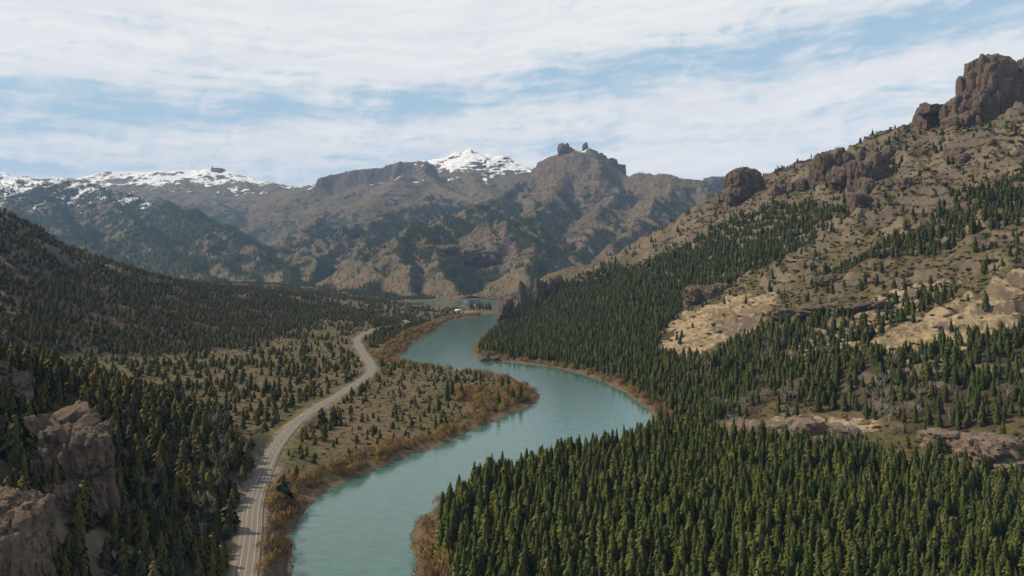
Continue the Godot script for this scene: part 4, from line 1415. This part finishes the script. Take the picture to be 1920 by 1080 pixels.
	stand("young_conifer", "small dark conifer in the dry meadow between road and river", "conifers of the meadow", "meadow_conifers", "small dark conifers of the dry meadow", cypresses, planted(plan, 8, 2.6, 5.6, 1.05, near_height))
	for s in [[-112.0, 430.0, 13.0, "broad dark conifer crowding the road where the car passes"], [-107.0, 438.0, 12.0, "second broad dark conifer behind the one crowding the road"], [-93.0, 296.0, 13.5, "tall dark conifer between guard rail and riverside willows"], [-125.5, 352.0, 6.0, "lone small conifer on the gravel verge of the road"]]:
		var t := thing("roadside_conifer", Vector3(s[0], near_height(s[0], s[1]) - 0.2, -s[1]), 1.0, s[3], "tree")
		var kind = cypresses[3]
		t.scale = Vector3(s[2] * 1.25, s[2], s[2] * 1.25)
		part(t, "crown", kind[0])
		part(t, "trunk", kind[1])
	for k in 12:
		var x := -96.0 + k * 4.4 + 2.0 * sin(k * 5.0)
		var d := 1690.0 + 22.0 * sin(k * 2.3)
		var t := thing("riverside_tree", Vector3(x, near_height(x, d) - 0.2, -d), k * 1.1, "tall dark tree in the grove on the spit between two river arms", "tree", "grove on the river spit")
		t.scale = Vector3(13.0, 15.0 + 4.0 * sin(k * 1.7), 13.0)
		part(t, "crown", cypresses[3][0])
		part(t, "trunk", cypresses[3][1])
	# willows along the banks
	var willows := []
	for k in 4: willows.append(willow(400 + k, [Color(0.190, 0.124, 0.052), Color(0.165, 0.108, 0.050), Color(0.200, 0.138, 0.055), Color(0.145, 0.098, 0.055)][k], twig))
	var wg := RandomNumberGenerator.new()
	wg.seed = 9
	plan = jitter_grid(Rect2(-160, 195, 270, 1330), 5.2, 10, func(x, d, k):
		var s := bank(x, d) + n_fine.get_noise_2d(x, d) * 4.0
		if s < (1.0 if d < 340.0 else 3.0) or road_at(x, d).x < (4.8 if d < 340.0 else 8.0): return false
		var tip := Vector2(x, d).distance_to(Vector2(2, 545))
		if tip < 46.0: return k < 0.62
		var deep := 15.0 if d < 700.0 else 24.0
		if inside("plant", x, d) and s > 11.0: return false
		if x > 0.0 and d > 620.0: deep = 11.0
		return s < deep and k < (0.75 if d < 420.0 else 0.5))
	var wn := 0
	var thicket := []
	plan.sort_custom(func(a, b): return a.y < b.y)
	for p in plan:
		var y := near_height(p.x, p.y)
		if not in_frame(Vector3(p.x, y, -p.y), 4.0): continue
		if wn >= 300:
			var hh := wg.randf_range(3.2, 6.0)
			thicket.append([Vector3(p.x, y - 0.1, -p.y), hh, hh * 1.2, wg.randf() * TAU, Color.WHITE])
			continue
		var t := thing("willow_shrub", Vector3(p.x, y - 0.1, -p.y), wg.randf() * TAU, "leafless orange brown willow shrub on the river bank", "shrub", "willow shrubs along the river")
		var h := wg.randf_range(3.6, 6.2)
		t.scale = Vector3(h * 1.15, h, h * 1.15)
		var kind = willows[wn % 4]
		part(t, "twigs", kind[0])
		part(t, "stems", kind[1])
		wn += 1
	var thick := started()
	thick.append_from(willows[0][0], 0, Transform3D.IDENTITY)
	thick.append_from(willows[0][1], 0, Transform3D.IDENTITY)
	var thick_mesh := thick.commit()
	thick_mesh.surface_set_material(0, twig)
	many(mass_node("willow_thicket", "thicket of leafless brown willows on the upper river banks", "thicket"), "shrubs", thick_mesh, thicket)
	# bare grey trees among the pines
	var bares := []
	for k in 3: bares.append(bare_tree(500 + k, twig))
	var bn := 0
	var tries := 0
	while bn < 100 and tries < 4000:
		tries += 1
		var d := wg.randf_range(215.0, 620.0)
		var x := wg.randf_range(-0.62, 0.69) * d
		var y := near_height(x, d)
		var right_side := x > 0.24 * d and d > 360.0 and (inside("slope", x, d) or inside("sand_d", x, d)) and n_patch.get_noise_2d(x * 0.7, d * 0.7) > 0.02
		var left_side := x < -0.36 * d and d < 360.0 and road_at(x, d).x > 14.0 and n_patch.get_noise_2d(x, d) < 0.0
		if not (right_side or left_side) or not in_frame(Vector3(x, y, -d), 8.0): continue
		var t := thing("bare_tree", Vector3(x, y - 0.1, -d), wg.randf() * TAU, "leafless grey tree standing among the green pines" if right_side else "leafless grey tree among the cypresses above the road", "tree", "bare trees among the pines" if right_side else "bare trees above the road")
		var h := wg.randf_range(8.0, 13.0)
		t.scale = Vector3.ONE * h
		part(t, "trunk", bares[bn % 3][0])
		part(t, "branches", bares[bn % 3][1])
		bn += 1
	stage("near trees")
	# low bushes and tussocks
	var bushes := [bush(601, Color(0.060, 0.054, 0.026), twig), bush(602, Color(0.095, 0.076, 0.038), twig), bush(603, Color(0.045, 0.046, 0.022), twig)]
	var low := [[], [], []]
	plan = jitter_grid(Rect2(-420, 230, 1150, 1050), 5.2, 11, func(x, d, k):
		if absf(x) / d > 0.9 or bank(x, d) < 6.0 or road_at(x, d).x < 7.0: return false
		if inside("plant", x, d) or (inside("slope", x, d) and k > 0.1) or inside("near", x, d): return false
		for key in ["sand_a", "sand_b", "sand_c", "sand_d"]:
			if inside(key, x, d): return k < 0.10
		return k < (0.42 if x < 0.0 else 0.62) + 0.5 * n_patch.get_noise_2d(x * 1.4 + 300.0, d * 1.4))
	var k3 := 0
	for p in plan:
		var h := wg.randf_range(0.7, 1.7) * (1.6 if wg.randf() < 0.12 else 1.0)
		if p.x > 120.0 and p.y > 480.0: h *= 1.5
		var v := wg.randf_range(0.8, 1.25)
		low[k3 % 3].append([Vector3(p.x, near_height(p.x, p.y) - 0.15, -p.y), h, h * wg.randf_range(0.9, 1.5), wg.randf() * TAU, Color(v, v, v)])
		k3 += 1
	var scrub := mass_node("scrub", "low olive and straw coloured scrub scattered over the dry ground", "scrub")
	for k in 3: many(scrub, "tussocks", bushes[k], low[k])
	stage("scrub")
	# far woods
	for e in [[height_centre, 0.14, 560.0, Rect2(-1500, 2280, 2900, 2300), 9.5, "mountain_forest", "far conifer woods on the flanks of the middle mountain", 21], [height_forest, 0.60, 690.0, Rect2(-4300, 2400, 3600, 2900), 15.0, "ridge_forest", "far conifer woods covering the dark ridges below the snow", 22]]:
		var hf: Callable = e[0]
		plan = jitter_grid(e[3], e[4], e[7], func(x, d, k):
			var u: float = x / d
			if u < -0.74 or u > 0.34 or k > 0.97: return false
			var w: float = n_wide.get_noise_2d(x, d) + n_patch.get_noise_2d(x * 0.8, d * 0.8) * 0.6 + e[1]
			if w < -0.75: return false
			var h: float = hf.call(x, d)
			if h < 9.0 + maxf(0.0, d - 2400.0) * 0.03: return k < 0.2
			var sx: float = (h - hf.call(x + 12.0, d)) / 12.0
			return k < 0.11 + 0.89 * far_forest(x, d, h, sx, e[1], e[2]))
		var spots := planted(plan, 12, 9.0, 14.0 if e[4] < 12.0 else 18.0, 1.0 if e[4] < 12.0 else 1.25, hf)
		var parts3 := [[], [], []]
		for k in spots.size(): parts3[k % 3].append(spots[k])
		var whole := mass_node(e[5], e[6], "forest")
		for k in 3: many(whole, "trees", small[k][2], parts3[k])
		stage("%s %d" % [e[5], spots.size()])
